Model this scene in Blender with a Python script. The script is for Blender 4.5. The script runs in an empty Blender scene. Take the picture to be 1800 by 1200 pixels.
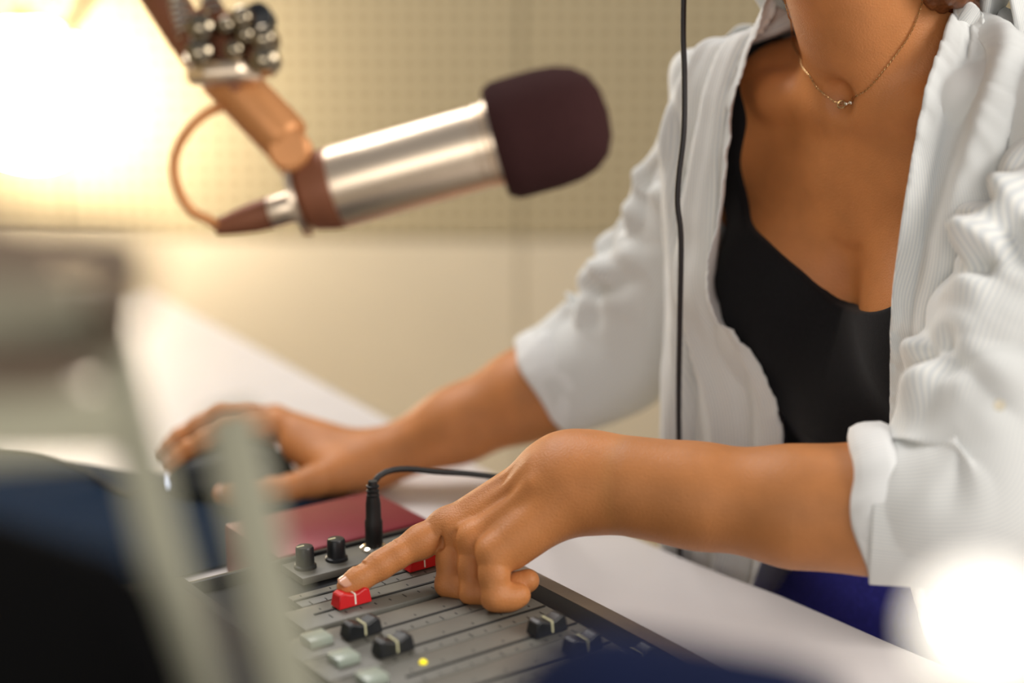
import bpy, bmesh, math, random
import numpy as np
from mathutils import Vector, Matrix

# ------------------------------------------------------------------ camera, world, lights
scene = bpy.context.scene
COL = scene.collection
DESK = 0.75
CAM_Z = DESK + 0.45
PITCH = math.radians(13.0)
FPX = 2500.0

cam_data = bpy.data.cameras.new('camera')
cam_data.sensor_width = 36.0
cam_data.lens = 50.0
cam_data.clip_start = 0.02
cam_data.dof.use_dof = True
cam_data.dof.focus_distance = 1.02
cam_data.dof.aperture_fstop = 1.75
cam_data.dof.aperture_blades = 0
cam = bpy.data.objects.new('camera', cam_data)
cam.location = (0, 0, CAM_Z)
cam.rotation_euler = (math.pi / 2 - PITCH, 0, 0)
COL.objects.link(cam)
scene.camera = cam

world = bpy.data.worlds.new('world')
scene.world = world
world.use_nodes = True
world.node_tree.nodes['Background'].inputs['Color'].default_value = (0.88, 0.88, 0.90, 1)
world.node_tree.nodes['Background'].inputs['Strength'].default_value = 0.31

scene.view_settings.view_transform = 'Standard'
scene.view_settings.look = 'None'
scene.view_settings.gamma = 1.0
scene.view_settings.exposure = 0.0
scene.view_settings.use_curve_mapping = False


def area(name, loc, target, size, size_y, power, color):
    l = bpy.data.lights.new(name, 'AREA')
    l.shape = 'RECTANGLE'
    l.size, l.size_y, l.energy, l.color = size, size_y, power, color
    o = bpy.data.objects.new(name, l)
    o.location = loc
    o.rotation_euler = (Vector(target) - Vector(loc)).to_track_quat('-Z', 'Y').to_euler()
    COL.objects.link(o)
    return o


# daylight from the windows to the right of the desk, and a ceiling fitting above the desk
area('window_daylight', (1.75, 0.0, 2.05), (0.25, 1.0, 0.95), 1.2, 1.0, 38, (1.0, 0.95, 0.88))
area('ceiling_light', (-0.75, 1.9, 2.45), (-0.1, 1.0, 0.85), 1.2, 0.6, 27, (1.0, 0.96, 0.92))
area('front_fill_light', (-0.35, -1.5, 1.45), (0.1, 1.0, 1.0), 1.5, 0.7, 15, (1.0, 0.94, 0.86))  # unseen area light added behind the camera for microphone highlight and skin fill

# ------------------------------------------------------------------ camera geometry helpers
CAMP = np.array([0, 0, CAM_Z])
_s, _c = math.sin(PITCH), math.cos(PITCH)
RIGHT, DOWN, FWD = np.array([1., 0, 0]), np.array([0, -_s, -_c]), np.array([0, _c, -_s])


def ray(x, y):
    return FWD + RIGHT * ((x - 900) / FPX) + DOWN * ((y - 600) / FPX)


def at(x, y, d):
    return CAMP + ray(x, y) * d


def onz(x, y, z):          # z above the desk top
    r = ray(x, y)
    return CAMP + r * ((DESK + z - CAM_Z) / r[2])


AN = math.radians(36.5)
DA = np.array([math.cos(AN), math.sin(AN), 0])      # across the desk, towards the presenter
DP = np.array([-math.sin(AN), math.cos(AN), 0])     # along the desk edge, away to the far left
ZZ = np.array([0, 0, 1.])


def desk(a, p, z=0.0):
    return DA * a + DP * p + ZZ * (DESK + z)


# ------------------------------------------------------------------ materials
def lin(c):
    return tuple(((v / 255) / 12.92 if v / 255 <= 0.04045 else ((v / 255 + 0.055) / 1.055) ** 2.4) for v in c)


def mat(name, rgb, rough=0.5, metal=0.0, spec=0.5, var=0.0, scale=40.0, bump=0.0, bscale=200.0, emit=0.0, sss=0.0,
        coat=0.0, sheen=0.0, trans=0.0, alpha=1.0):
    m = bpy.data.materials.new(name)
    m.use_nodes = True
    nt = m.node_tree
    b = nt.nodes['Principled BSDF']
    col = lin(rgb)
    b.inputs['Base Color'].default_value = (*col, 1)
    b.inputs['Roughness'].default_value = rough
    b.inputs['Metallic'].default_value = metal
    b.inputs['Specular IOR Level'].default_value = spec
    b.inputs['Coat Weight'].default_value = coat
    b.inputs['Sheen Weight'].default_value = sheen
    b.inputs['Transmission Weight'].default_value = trans
    if sss:
        b.inputs['Subsurface Weight'].default_value = sss
        b.inputs['Subsurface Radius'].default_value = (0.010, 0.004, 0.002)
        b.inputs['Subsurface Scale'].default_value = 1.0
    if emit:
        b.inputs['Emission Color'].default_value = (*col, 1)
        b.inputs['Emission Strength'].default_value = emit
    tc = nt.nodes.new('ShaderNodeTexCoord')
    n = nt.nodes.new('ShaderNodeTexNoise')
    n.inputs['Scale'].default_value = scale
    n.inputs['Detail'].default_value = 4
    nt.links.new(tc.outputs['Object'], n.inputs['Vector'])
    r = nt.nodes.new('ShaderNodeValToRGB')
    v = var
    r.color_ramp.elements[0].position = 0.3
    r.color_ramp.elements[1].position = 0.7
    r.color_ramp.elements[0].color = (*[max(0, c * (1 - v)) for c in col], 1)
    r.color_ramp.elements[1].color = (*[min(1, c * (1 + v)) for c in col], 1)
    nt.links.new(n.outputs['Fac'], r.inputs['Fac'])
    nt.links.new(r.outputs['Color'], b.inputs['Base Color'])
    if bump:
        n2 = nt.nodes.new('ShaderNodeTexNoise')
        n2.inputs['Scale'].default_value = bscale
        n2.inputs['Detail'].default_value = 3
        nt.links.new(tc.outputs['Object'], n2.inputs['Vector'])
        bp = nt.nodes.new('ShaderNodeBump')
        bp.inputs['Strength'].default_value = bump
        bp.inputs['Distance'].default_value = 0.002
        nt.links.new(n2.outputs['Fac'], bp.inputs['Height'])
        nt.links.new(bp.outputs['Normal'], b.inputs['Normal'])
    return m


def cloth_mat(name, base, stripe, pitch=0.0032, width=0.4, bump=0.25):
    """woven cotton with fine stripes that run down the garment (UVs are in metres)"""
    m = mat(name, base, 0.9, spec=0.15, sheen=0.2)
    nt = m.node_tree
    b = nt.nodes['Principled BSDF']
    uv = nt.nodes.new('ShaderNodeUVMap')
    sep = nt.nodes.new('ShaderNodeSeparateXYZ')
    nt.links.new(uv.outputs['UV'], sep.inputs[0])
    mul = nt.nodes.new('ShaderNodeMath'); mul.operation = 'MULTIPLY'; mul.inputs[1].default_value = 2 * math.pi / pitch
    nt.links.new(sep.outputs['X'], mul.inputs[0])
    si = nt.nodes.new('ShaderNodeMath'); si.operation = 'SINE'
    nt.links.new(mul.outputs[0], si.inputs[0])
    rp = nt.nodes.new('ShaderNodeValToRGB')
    rp.color_ramp.elements[0].position = 0.30
    rp.color_ramp.elements[1].position = 0.75
    rp.color_ramp.elements[0].color = (*lin(stripe), 1)
    rp.color_ramp.elements[1].color = (*lin(base), 1)
    mr = nt.nodes.new('ShaderNodeMapRange')
    mr.inputs['From Min'].default_value = -1
    nt.links.new(si.outputs[0], mr.inputs['Value'])
    nt.links.new(mr.outputs[0], rp.inputs['Fac'])
    nt.links.new(rp.outputs['Color'], b.inputs['Base Color'])
    bp = nt.nodes.new('ShaderNodeBump')
    bp.inputs['Strength'].default_value = bump
    bp.inputs['Distance'].default_value = 0.0015
    nt.links.new(mr.outputs[0], bp.inputs['Height'])
    nt.links.new(bp.outputs['Normal'], b.inputs['Normal'])
    return m


M = {}
M['desk'] = mat('white_laminate', (224, 219, 218), 0.38, var=0.02, scale=12)
M['desk_edge'] = mat('desk_edge_band', (232, 228, 224), 0.4, var=0.02)
M['steel'] = mat('grey_steel', (120, 118, 114), 0.4, 0.8)
M['floor'] = mat('beige_carpet', (176, 160, 130), 0.95, var=0.15, scale=300, bump=0.4, bscale=900)
M['wall'] = mat('painted_plaster', (196, 184, 156), 0.9, var=0.03, scale=6, bump=0.05, bscale=60)
M['wall_low'] = mat('cream_wall_panel', (216, 205, 184), 0.75, var=0.03, scale=3)
M['skin'] = mat('skin', (198, 130, 76), 0.46, var=0.12, scale=26, bump=0.28, bscale=750, sss=0.12, spec=0.38)
M['nail'] = mat('fingernail', (214, 160, 132), 0.22, var=0.04)
M['eye_white'] = mat('eye_white', (235, 230, 225), 0.2, var=0.02)
M['iris'] = mat('iris', (60, 38, 24), 0.2, var=0.2, scale=400)
M['hair'] = mat('brown_hair', (112, 66, 34), 0.4, var=0.35, scale=120, bump=0.5, bscale=300)
M['shirt'] = cloth_mat('striped_cotton', (234, 234, 230), (214, 217, 218), 0.0025, bump=0.06)
M['cuff'] = cloth_mat('striped_cotton_turned', (240, 240, 238), (228, 230, 231), 0.0027, bump=0.08)
M['tank'] = mat('black_jersey', (20, 20, 23), 0.85, spec=0.2, var=0.2, scale=500, bump=0.2, bscale=1500, sheen=0.1)
M['jeans'] = mat('blue_denim', (64, 66, 180), 0.85, var=0.25, scale=300, bump=0.3, bscale=1400)
M['gold'] = mat('pale_gold', (205, 170, 120), 0.25, 1.0, var=0.05)
M['button'] = mat('pearl_button', (225, 215, 190), 0.25, var=0.06, scale=300, coat=0.4)
M['black_plastic'] = mat('black_plastic', (22, 24, 28), 0.38, var=0.1, bump=0.05, bscale=900)
M['black_rubber'] = mat('black_rubber', (20, 20, 21), 0.5, var=0.1)
M['cable_dark'] = mat('dark_cable', (30, 25, 27), 0.5, var=0.1)
M['panel'] = mat('grey_console_panel', (108, 106, 98), 0.48, var=0.04, scale=60, bump=0.05, bscale=1500)
M['chassis'] = mat('dark_console_chassis', (34, 36, 40), 0.6, spec=0.25, var=0.08)
M['trim'] = mat('console_trim', (138, 122, 106), 0.45, 0.3, var=0.08)
M['slot'] = mat('fader_slot', (12, 12, 12), 0.7)
M['print'] = mat('dark_print', (52, 52, 50), 0.6)
M['red_cap'] = mat('red_plastic', (205, 22, 28), 0.35, var=0.05)
M['white_line'] = mat('white_line', (240, 238, 225), 0.5)
M['cream_line'] = mat('cream_line', (222, 218, 178), 0.5)
M['key'] = mat('pale_key', (158, 168, 156), 0.35, var=0.04, coat=0.2)
M['led'] = mat('yellow_led', (245, 225, 10), 0.3, emit=0.8)
M['navy'] = mat('navy_glass', (14, 22, 38), 0.5, spec=0.15, var=0.1)
M['navy_mat'] = mat('navy_desk_mat', (26, 42, 62), 0.95, spec=0.08, var=0.15, scale=300, bump=0.2, bscale=1500)
M['maroon'] = mat('maroon_anodised', (128, 30, 44), 0.42, 0.25, var=0.05)
M['silver'] = mat('satin_nickel', (238, 218, 194), 0.36, 1.0, var=0.03)
M['chrome'] = mat('chrome', (228, 220, 205), 0.12, 1.0, var=0.02)
M['bolt'] = mat('darkened_chrome', (150, 138, 118), 0.16, 1.0, var=0.05)
M['flare_tan'] = mat('flare_tan_enamel', (206, 142, 88), 0.45, 0.35, var=0.06)  # black boom tubes, with warm lens-flare haze put into the colour
M['flare_tan_dark'] = mat('dark_flare_tan_enamel', (142, 88, 62), 0.5, 0.3, var=0.08)  # darker version, flare haze likewise put into the colour
M['foam'] = mat('dark_maroon_foam', (62, 38, 38), 0.95, spec=0.1, var=0.2, scale=700, bump=0.6, bscale=1200)
M['foam_navy'] = mat('navy_foam', (24, 32, 62), 0.95, spec=0.1, var=0.25, scale=500, bump=0.7, bscale=900)
M['alu'] = mat('pale_aluminium', (160, 158, 138), 0.7, 0.0, var=0.04)
M['bracket'] = mat('taupe_bracket', (118, 104, 90), 0.8, spec=0.2, var=0.08)
M['black_shell'] = mat('black_shell', (5, 5, 6), 0.8, spec=0.04, var=0.1)
M['mouse'] = mat('black_mouse', (24, 30, 34), 0.45, var=0.05)
M['globe'] = mat('lit_warm_globe', (255, 238, 210), 0.5, emit=34.0)
M['globe_white'] = mat('lit_white_globe', (255, 250, 240), 0.5, emit=0.95)
M['brass'] = mat('aged_brass', (190, 140, 70), 0.35, 0.9, var=0.06)


def perforated(name, rgb, hole, pitch, r):
    m = mat(name, rgb, 0.8, var=0.05, scale=8)
    nt = m.node_tree
    b = nt.nodes['Principled BSDF']
    tc = nt.nodes.new('ShaderNodeTexCoord')
    sc = nt.nodes.new('ShaderNodeVectorMath'); sc.operation = 'SCALE'; sc.inputs['Scale'].default_value = 1 / pitch
    fr = nt.nodes.new('ShaderNodeVectorMath'); fr.operation = 'FRACTION'
    sb = nt.nodes.new('ShaderNodeVectorMath'); sb.operation = 'SUBTRACT'; sb.inputs[1].default_value = (.5, .5, .5)
    ml = nt.nodes.new('ShaderNodeVectorMath'); ml.operation = 'MULTIPLY'; ml.inputs[1].default_value = (1, 0, 1)
    ln = nt.nodes.new('ShaderNodeVectorMath'); ln.operation = 'LENGTH'
    gt = nt.nodes.new('ShaderNodeMath'); gt.operation = 'LESS_THAN'; gt.inputs[1].default_value = r
    mx = nt.nodes.new('ShaderNodeMixRGB')
    nt.links.new(tc.outputs['Object'], sc.inputs[0]); nt.links.new(sc.outputs[0], fr.inputs[0])
    nt.links.new(fr.outputs[0], sb.inputs[0]); nt.links.new(sb.outputs[0], ml.inputs[0])
    nt.links.new(ml.outputs[0], ln.inputs[0]); nt.links.new(ln.outputs['Value'], gt.inputs[0])
    nt.links.new(gt.outputs[0], mx.inputs['Fac'])
    mx.inputs['Color1'].default_value = (*lin(rgb), 1); mx.inputs['Color2'].default_value = (*lin(hole), 1)
    nt.links.new(mx.outputs[0], b.inputs['Base Color'])
    return m


M['acoustic'] = perforated('perforated_board', (182, 169, 140), (150, 138, 109), 0.034, 0.30)

# ------------------------------------------------------------------ mesh builder
class MB:
    def __init__(self):
        self.v, self.f, self.uv, self.n = [], [], None, 0

    def add(self, v, f):
        v = np.asarray(v, float)
        self.f += [tuple(i + self.n for i in q) for q in f]
        self.v.append(v); self.n += len(v)
        return self

    def box(self, c, s, ax=None, bev=0.0):
        """box with centre c, full size s, axes ax; bev chamfers all edges"""
        ax = np.eye(3) if ax is None else np.asarray(ax, float)
        h = np.asarray(s, float) / 2
        bm = bmesh.new()
        bmesh.ops.create_cube(bm, size=2.0)
        for q in bm.verts:
            q.co = Vector((q.co.x * h[0], q.co.y * h[1], q.co.z * h[2]))
        if bev:
            bmesh.ops.bevel(bm, geom=bm.edges[:], offset=bev, segments=2, affect='EDGES', profile=0.5)
        V = np.array([q.co[:] for q in bm.verts]) @ ax + np.asarray(c, float)
        bm.verts.index_update()
        F = [tuple(q.index for q in fc.verts) for fc in bm.faces]
        bm.free()
        return self.add(V, F)

    def lathe(self, c, axis, prof, seg=32):
        """prof: list of (radius, height along axis)"""
        axis = np.asarray(axis, float); axis = axis / np.linalg.norm(axis)
        t = np.cross(axis, [0, 0, 1.]) if abs(axis[2]) < 0.9 else np.cross(axis, [1., 0, 0])
        t /= np.linalg.norm(t); b = np.cross(axis, t)
        V, F = [], []
        m = len(prof)
        for r, h in prof:
            for k in range(seg):
                a = 2 * math.pi * k / seg
                V.append(np.asarray(c) + axis * h + (t * math.cos(a) + b * math.sin(a)) * max(r, 1e-5))
        for i in range(m - 1):
            for k in range(seg):
                k2 = (k + 1) % seg
                F.append((i * seg + k, i * seg + k2, (i + 1) * seg + k2, (i + 1) * seg + k))
        F.append(tuple(reversed(range(seg))))
        F.append(tuple((m - 1) * seg + k for k in range(seg)))
        return self.add(V, F)

    def tube(self, pts, r, seg=12, closed=False):
        pts = np.asarray(pts, float)
        n = len(pts)
        r = np.broadcast_to(np.asarray(r, float), (n,))
        T, Nn, B = frames(pts)
        V = []
        for i in range(n):
            for k in range(seg):
                a = 2 * math.pi * k / seg
                V.append(pts[i] + (Nn[i] * math.cos(a) + B[i] * math.sin(a)) * r[i])
        F = []
        for i in range(n - 1):
            for k in range(seg):
                k2 = (k + 1) % seg
                F.append((i * seg + k, i * seg + k2, (i + 1) * seg + k2, (i + 1) * seg + k))
        F.append(tuple(reversed(range(seg))))
        F.append(tuple((n - 1) * seg + k for k in range(seg)))
        return self.add(V, F)

    def prism(self, poly, z0, z1):
        n = len(poly)
        V = [(x, y, z0) for x, y in poly] + [(x, y, z1) for x, y in poly]
        F = [tuple(reversed(range(n))), tuple(range(n, 2 * n))]
        F += [(i, (i + 1) % n, n + (i + 1) % n, n + i) for i in range(n)]
        return self.add(V, F)

    def build(self, name, material, parent=None, smooth=True, angle=35):
        V = np.concatenate(self.v) if self.v else np.zeros((0, 3))
        return make_obj(name, V, self.f, material, parent, smooth, angle)


def make_obj(name, V, F, material, parent=None, smooth=True, angle=None, uv=None):
    V = np.asarray(V, float)
    me = bpy.data.meshes.new(name)
    org = np.zeros(3)
    if parent is None:
        org = (V.min(0) + V.max(0)) / 2
        org[2] = V[:, 2].min()
    else:
        org = np.array(parent.get('_org', (0, 0, 0)))
    if isinstance(F, np.ndarray):
        nq = len(F)
        me.vertices.add(len(V)); me.vertices.foreach_set('co', (V - org).astype(np.float32).ravel())
        me.loops.add(nq * 4); me.loops.foreach_set('vertex_index', F.astype(np.int32).ravel())
        me.polygons.add(nq)
        me.polygons.foreach_set('loop_start', np.arange(0, nq * 4, 4, dtype=np.int32))
        me.polygons.foreach_set('loop_total', np.full(nq, 4, np.int32))
        me.update(calc_edges=True); me.validate()
    else:
        me.from_pydata((V - org).tolist(), [], F)
        me.update()
    if smooth:
        me.polygons.foreach_set('use_smooth', [True] * len(me.polygons))
        if angle is not None and not isinstance(F, np.ndarray):
            bm = bmesh.new(); bm.from_mesh(me)
            bmesh.ops.recalc_face_normals(bm, faces=bm.faces[:])
            for e in bm.edges:
                if len(e.link_faces) == 2 and e.calc_face_angle(0) > math.radians(angle):
                    e.smooth = False
            bm.to_mesh(me); bm.free()
    if uv is not None:
        lay = me.uv_layers.new(name='UVMap')
        li = np.zeros(len(me.loops), np.int32); me.loops.foreach_get('vertex_index', li)
        lay.data.foreach_set('uv', np.asarray(uv, np.float32)[li].ravel())
    if material is not None:
        me.materials.append(material)
    o = bpy.data.objects.new(name, me)
    COL.objects.link(o)
    if parent is None:
        o.location = org
        o['_org'] = [float(q) for q in org]
    else:
        o.parent = parent
        o['_org'] = [float(q) for q in org]
    return o


def empty(name, loc):
    o = bpy.data.objects.new(name, None)
    o.location = loc
    o['_org'] = [float(q) for q in loc]
    COL.objects.link(o)
    return o


def tag(o, label, cat, group=None, kind=None):
    o['label'] = label
    o['category'] = cat
    if group:
        o['group'] = group
    if kind:
        o['kind'] = kind
    return o


def struct(o):
    o['kind'] = 'structure'
    return o


def frames(pts):
    pts = np.asarray(pts, float)
    T = np.gradient(pts, axis=0)
    T /= np.linalg.norm(T, axis=1, keepdims=True) + 1e-12
    Nn = np.zeros_like(pts)
    ref = np.array([0, 0, 1.]) if abs(T[0][2]) < 0.9 else np.array([1., 0, 0])
    n0 = ref - T[0] * (ref @ T[0]); Nn[0] = n0 / np.linalg.norm(n0)
    for i in range(1, len(pts)):
        q = Nn[i - 1] - T[i] * (Nn[i - 1] @ T[i])
        Nn[i] = q / (np.linalg.norm(q) + 1e-12)
    return T, Nn, np.cross(T, Nn)


def spline(pts, n):
    """Catmull-Rom through pts, resampled evenly"""
    P = np.asarray(pts, float)
    P = np.vstack([2 * P[0] - P[1], P, 2 * P[-1] - P[-2]])
    out = []
    for i in range(1, len(P) - 2):
        t = np.linspace(0, 1, 24, endpoint=False)[:, None]
        p0, p1, p2, p3 = P[i - 1:i + 3]
        out.append(0.5 * (2 * p1 + (p2 - p0) * t + (2 * p0 - 5 * p1 + 4 * p2 - p3) * t ** 2 + (3 * p1 - p0 - 3 * p2 + p3) * t ** 3))
    out.append(P[-2][None])
    Q = np.vstack(out)
    L = np.concatenate([[0], np.cumsum(np.linalg.norm(np.diff(Q[:, :3], axis=0), axis=1))])
    s = np.linspace(0, L[-1], n)
    return np.stack([np.interp(s, L, Q[:, k]) for k in range(Q.shape[1])], 1)


# ------------------------------------------------------------------ the room
def build_room():
    Y, X0, X1, H = 3.3, -2.1, 3.2, 2.7
    struct(MB().box(((X0 + X1) / 2, 0.9, -0.02), (X1 - X0, 4.9, 0.04)).build('floor', M['floor'], smooth=False))
    w = struct(MB().box(((X0 + X1) / 2, Y + 0.05, H / 2), (X1 - X0, 0.1, H)).build('wall_back', M['wall'], smooth=False))
    # perforated boards above, plain cream boards below, each its own piece
    x = X0 + 0.01
    for k in range(5):
        wd = 1.055
        MB().box((x + wd / 2, Y - 0.012, 1.535), (wd - 0.004, 0.024, 1.69), bev=0.004).build('acoustic_board', M['acoustic'], w, smooth=False)
        MB().box((x + wd / 2, Y - 0.012, 0.387), (wd - 0.004, 0.024, 0.594), bev=0.004).build('wall_board', M['wall_low'], w, smooth=False)
        x += wd + 0.001
    struct(MB().box((X0 - 0.05, 0.9, H / 2), (0.1, 4.9, H)).build('wall_left', M['wall'], smooth=False))
    struct(MB().box((X1 + 0.05, 0.9, H / 2), (0.1, 4.9, H)).build('wall_right', M['wall'], smooth=False))
    struct(MB().box(((X0 + X1) / 2, Y - 0.03, 0.045), (X1 - X0, 0.02, 0.09), bev=0.004).build('baseboard_back', M['wall_low'], smooth=False))


build_room()


def build_desk():
    edge = spline([(.90, 2.25), (.874, 1.933), (.828, 1.478), (.797, 1.132), (.792, .831), (.80, .717), (.80, .615), (.803, .45), (.81, .1), (.815, -.25)], 50)
    poly = [(a, p) for a, p in edge] + [(.06, -.25), (.06, 2.25)]
    xy = [tuple((DA * a + DP * p)[:2]) for a, p in poly]
    root = empty('studio_desk', tuple(desk(.45, .9, -DESK)))
    bm = MB().prism(xy, DESK - 0.032, DESK)
    top = bm.build('worktop', M['desk'], root, angle=30)
    md = top.modifiers.new('bevel', 'BEVEL'); md.width = 0.003; md.segments = 2; md.limit_method = 'ANGLE'
    for a, p in ((.72, 2.1), (.15, 2.1), (.72, -.15), (.15, -.15)):
        leg = MB().box(desk(a, p, -.39), (.05, .05, .70), np.stack([DA, DP, ZZ])).build('leg', M['steel'], root)
        MB().lathe(desk(a, p, -DESK), ZZ, [(.028, 0), (.03, .006), (.022, .02), (.015, .022)], 16).build('foot', M['black_rubber'], leg)
    MB().box(desk(.15, .97, -.06), (.03, 2.2, .05), np.stack([DA, DP, ZZ])).build('rail', M['steel'], root)
    MB().box(desk(.55, .97, -.06), (.03, 2.2, .05), np.stack([DA, DP, ZZ])).build('rail', M['steel'], root)
    tag(root, 'white laminate studio desk with a gently curved edge by the presenter', 'desk')


build_desk()

# ------------------------------------------------------------------ implicit surfaces
def smin(a, b, k):
    h = np.clip(0.5 + 0.5 * (b - a) / k, 0, 1)
    return b * (1 - h) + a * h - k * h * (1 - h)


def smax(a, b, k):
    return -smin(-a, -b, k)


def cone(P, a, b, r1, r2):
    a = np.asarray(a, float); ba = np.asarray(b, float) - a
    q = P - a
    t = np.clip(q @ ba / (ba @ ba), 0, 1)
    return np.linalg.norm(q - t[:, None] * ba, axis=1) - (r1 + (r2 - r1) * t)


def ell(P, c, r, ax=None):
    q = P - np.asarray(c, float)
    if ax is not None:
        q = q @ np.asarray(ax, float).T
    r = np.asarray(r, float)
    k0 = np.linalg.norm(q / r, axis=1); k1 = np.linalg.norm(q / r ** 2, axis=1) + 1e-9
    return k0 * (k0 - 1) / k1


def poly_sd(x, y, pts):
    """signed distance to a closed polygon, negative inside"""
    pts = np.asarray(pts, float)
    d = np.full(x.shape, 1e9); s = np.ones_like(x)
    n = len(pts)
    for i in range(n):
        a, b = pts[i], pts[i - 1]
        ex, ey = b - a
        wx, wy = x - a[0], y - a[1]
        t = np.clip((wx * ex + wy * ey) / (ex * ex + ey * ey + 1e-12), 0, 1)
        d = np.minimum(d, (wx - ex * t) ** 2 + (wy - ey * t) ** 2)
        c1, c2, c3 = y >= a[1], y < b[1], ex * wy > ey * wx
        flip = (c1 & c2 & c3) | (~c1 & ~c2 & ~c3)
        s = np.where(flip, -s, s)
    return s * np.sqrt(d)


def grad(fn, P, e=4e-4):
    g = np.zeros_like(P)
    for k in range(3):
        d = np.zeros(3); d[k] = e
        g[:, k] = fn(P + d) - fn(P - d)
    return g / (2 * e)


def iso(fn, lo, hi, h, newton=2):
    """surface nets over sparse blocks; returns verts, quads"""
    B = 8
    lo = np.asarray(lo, float); hi = np.asarray(hi, float)
    nb = np.ceil((hi - lo) / (h * B)).astype(int)
    gi = np.stack(np.meshgrid(*[np.arange(k) for k in nb], indexing='ij'), -1).reshape(-1, 3)
    cen = lo + (gi * B + (B - 1) / 2) * h
    fc = np.concatenate([fn(c) for c in np.array_split(cen, max(1, len(cen) // 200000 + 1))])
    D = np.repeat(np.repeat(np.repeat(fc.reshape(nb), B, 0), B, 1), B, 2).astype(np.float32)
    act = gi[np.abs(fc) < h * B * 1.25]
    off = np.stack(np.meshgrid(*[np.arange(B)] * 3, indexing='ij'), -1).reshape(-1, 3)
    for ch in np.array_split(act, max(1, len(act) * 512 // 250000 + 1)):
        ii = (ch[:, None, :] * B + off[None]).reshape(-1, 3)
        D[ii[:, 0], ii[:, 1], ii[:, 2]] = fn(lo + ii * h)
    # seal the border so the mesh closes
    for k in range(3):
        sl = [slice(None)] * 3
        sl[k] = 0; D[tuple(sl)] = np.maximum(D[tuple(sl)], h)
        sl[k] = -1; D[tuple(sl)] = np.maximum(D[tuple(sl)], h)
    S = D < 0
    shp = np.array(D.shape)
    cells, pts, quads_c, flips = [], [], [], []
    for k in range(3):
        a = [slice(None)] * 3; b = [slice(None)] * 3
        a[k] = slice(0, -1); b[k] = slice(1, None)
        X = np.argwhere(S[tuple(a)] != S[tuple(b)])
        if not len(X):
            continue
        e = np.zeros(3, int); e[k] = 1
        d0 = D[X[:, 0], X[:, 1], X[:, 2]].astype(float)
        Y = X + e
        d1 = D[Y[:, 0], Y[:, 1], Y[:, 2]].astype(float)
        t = np.clip(d0 / (d0 - d1), 0.02, 0.98)
        p = X + t[:, None] * e
        u, v = (k + 1) % 3, (k + 2) % 3
        eu = np.zeros(3, int); eu[u] = 1
        ev = np.zeros(3, int); ev[v] = 1
        cc = [X, X - eu, X - eu - ev, X - ev]
        ids = [np.ravel_multi_index(np.clip(c, 0, shp - 1).T, tuple(shp)) for c in cc]
        for q in ids:
            cells.append(q); pts.append(p)
        quads_c.append(np.stack(ids, 1)); flips.append(d0 < 0)
    cells = np.concatenate(cells); pts = np.concatenate(pts)
    uq, inv = np.unique(cells, return_inverse=True)
    cnt = np.bincount(inv)
    V = np.stack([np.bincount(inv, pts[:, k]) / cnt for k in range(3)], 1)
    Q = np.concatenate(quads_c); fl = np.concatenate(flips)
    Q = np.searchsorted(uq, Q)
    Q[~fl] = Q[~fl][:, ::-1]
    V = lo + V * h
    for _ in range(newton):
        f = fn(V); g = grad(fn, V)
        stp = (f / (np.sum(g * g, 1) + 1e-6))[:, None] * g
        ln = np.linalg.norm(stp, axis=1, keepdims=True)
        V = V - stp * np.minimum(1, h * 0.8 / (ln + 1e-12))
    return V, Q


def push_out(V, fn, margin, it=3):
    for _ in range(it):
        f = fn(V)
        m = f < margin
        if not m.any():
            break
        g = grad(fn, V[m]); g /= np.linalg.norm(g, axis=1, keepdims=True) + 1e-9
        V[m] += g * (margin - f[m])[:, None]
    return V


_rng = np.random.RandomState(7)
_LAT = _rng.rand(64, 64)


def vnoise(x, y):
    x = np.asarray(x, float); y = np.asarray(y, float)
    xi, yi = np.floor(x).astype(int), np.floor(y).astype(int)
    fx, fy = x - xi, y - yi
    fx = fx * fx * (3 - 2 * fx); fy = fy * fy * (3 - 2 * fy)
    g = lambda a, b: _LAT[a % 64, b % 64]
    return (g(xi, yi) * (1 - fx) + g(xi + 1, yi) * fx) * (1 - fy) + (g(xi, yi + 1) * (1 - fx) + g(xi + 1, yi + 1) * fx) * fy


def ridge(x, y):
    return 1 - np.abs(2 * vnoise(x, y) - 1) * 2


# ------------------------------------------------------------------ the presenter
FACE = math.radians(-52.0)
XB = np.array([math.cos(FACE), math.sin(FACE), 0])        # her left
YB = np.array([-math.sin(FACE), math.cos(FACE), 0])       # her back
LEAN = math.radians(7)
UT = ZZ * math.cos(LEAN) - YB * math.sin(LEAN)
YT = YB * math.cos(LEAN) + ZZ * math.sin(LEAN)
NOTCH = at(1484, 178, 1.05)
TF = np.stack([XB, YT, UT])            # rows = axes


def T(x, y, z):
    return NOTCH + XB * x + YT * y + UT * z


def loc(P):
    return (np.asarray(P) - NOTCH) @ TF.T


SHL, SHR = T(.165, .065, -.045), T(-.165, .065, -.045)
ELL, ELR = at(1692, 892, .93), at(1092, 622, 1.36)
WRL, WRR = at(1012, 846, 1.0), at(655, 812, 1.37)
NK0 = T(0, .066, -.03)
NKD = ZZ * math.cos(math.radians(30)) - YB * math.sin(math.radians(30))
NK1 = NK0 + NKD * .15
HEAD = NK1 + ZZ * .085 - YB * .035


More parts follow.
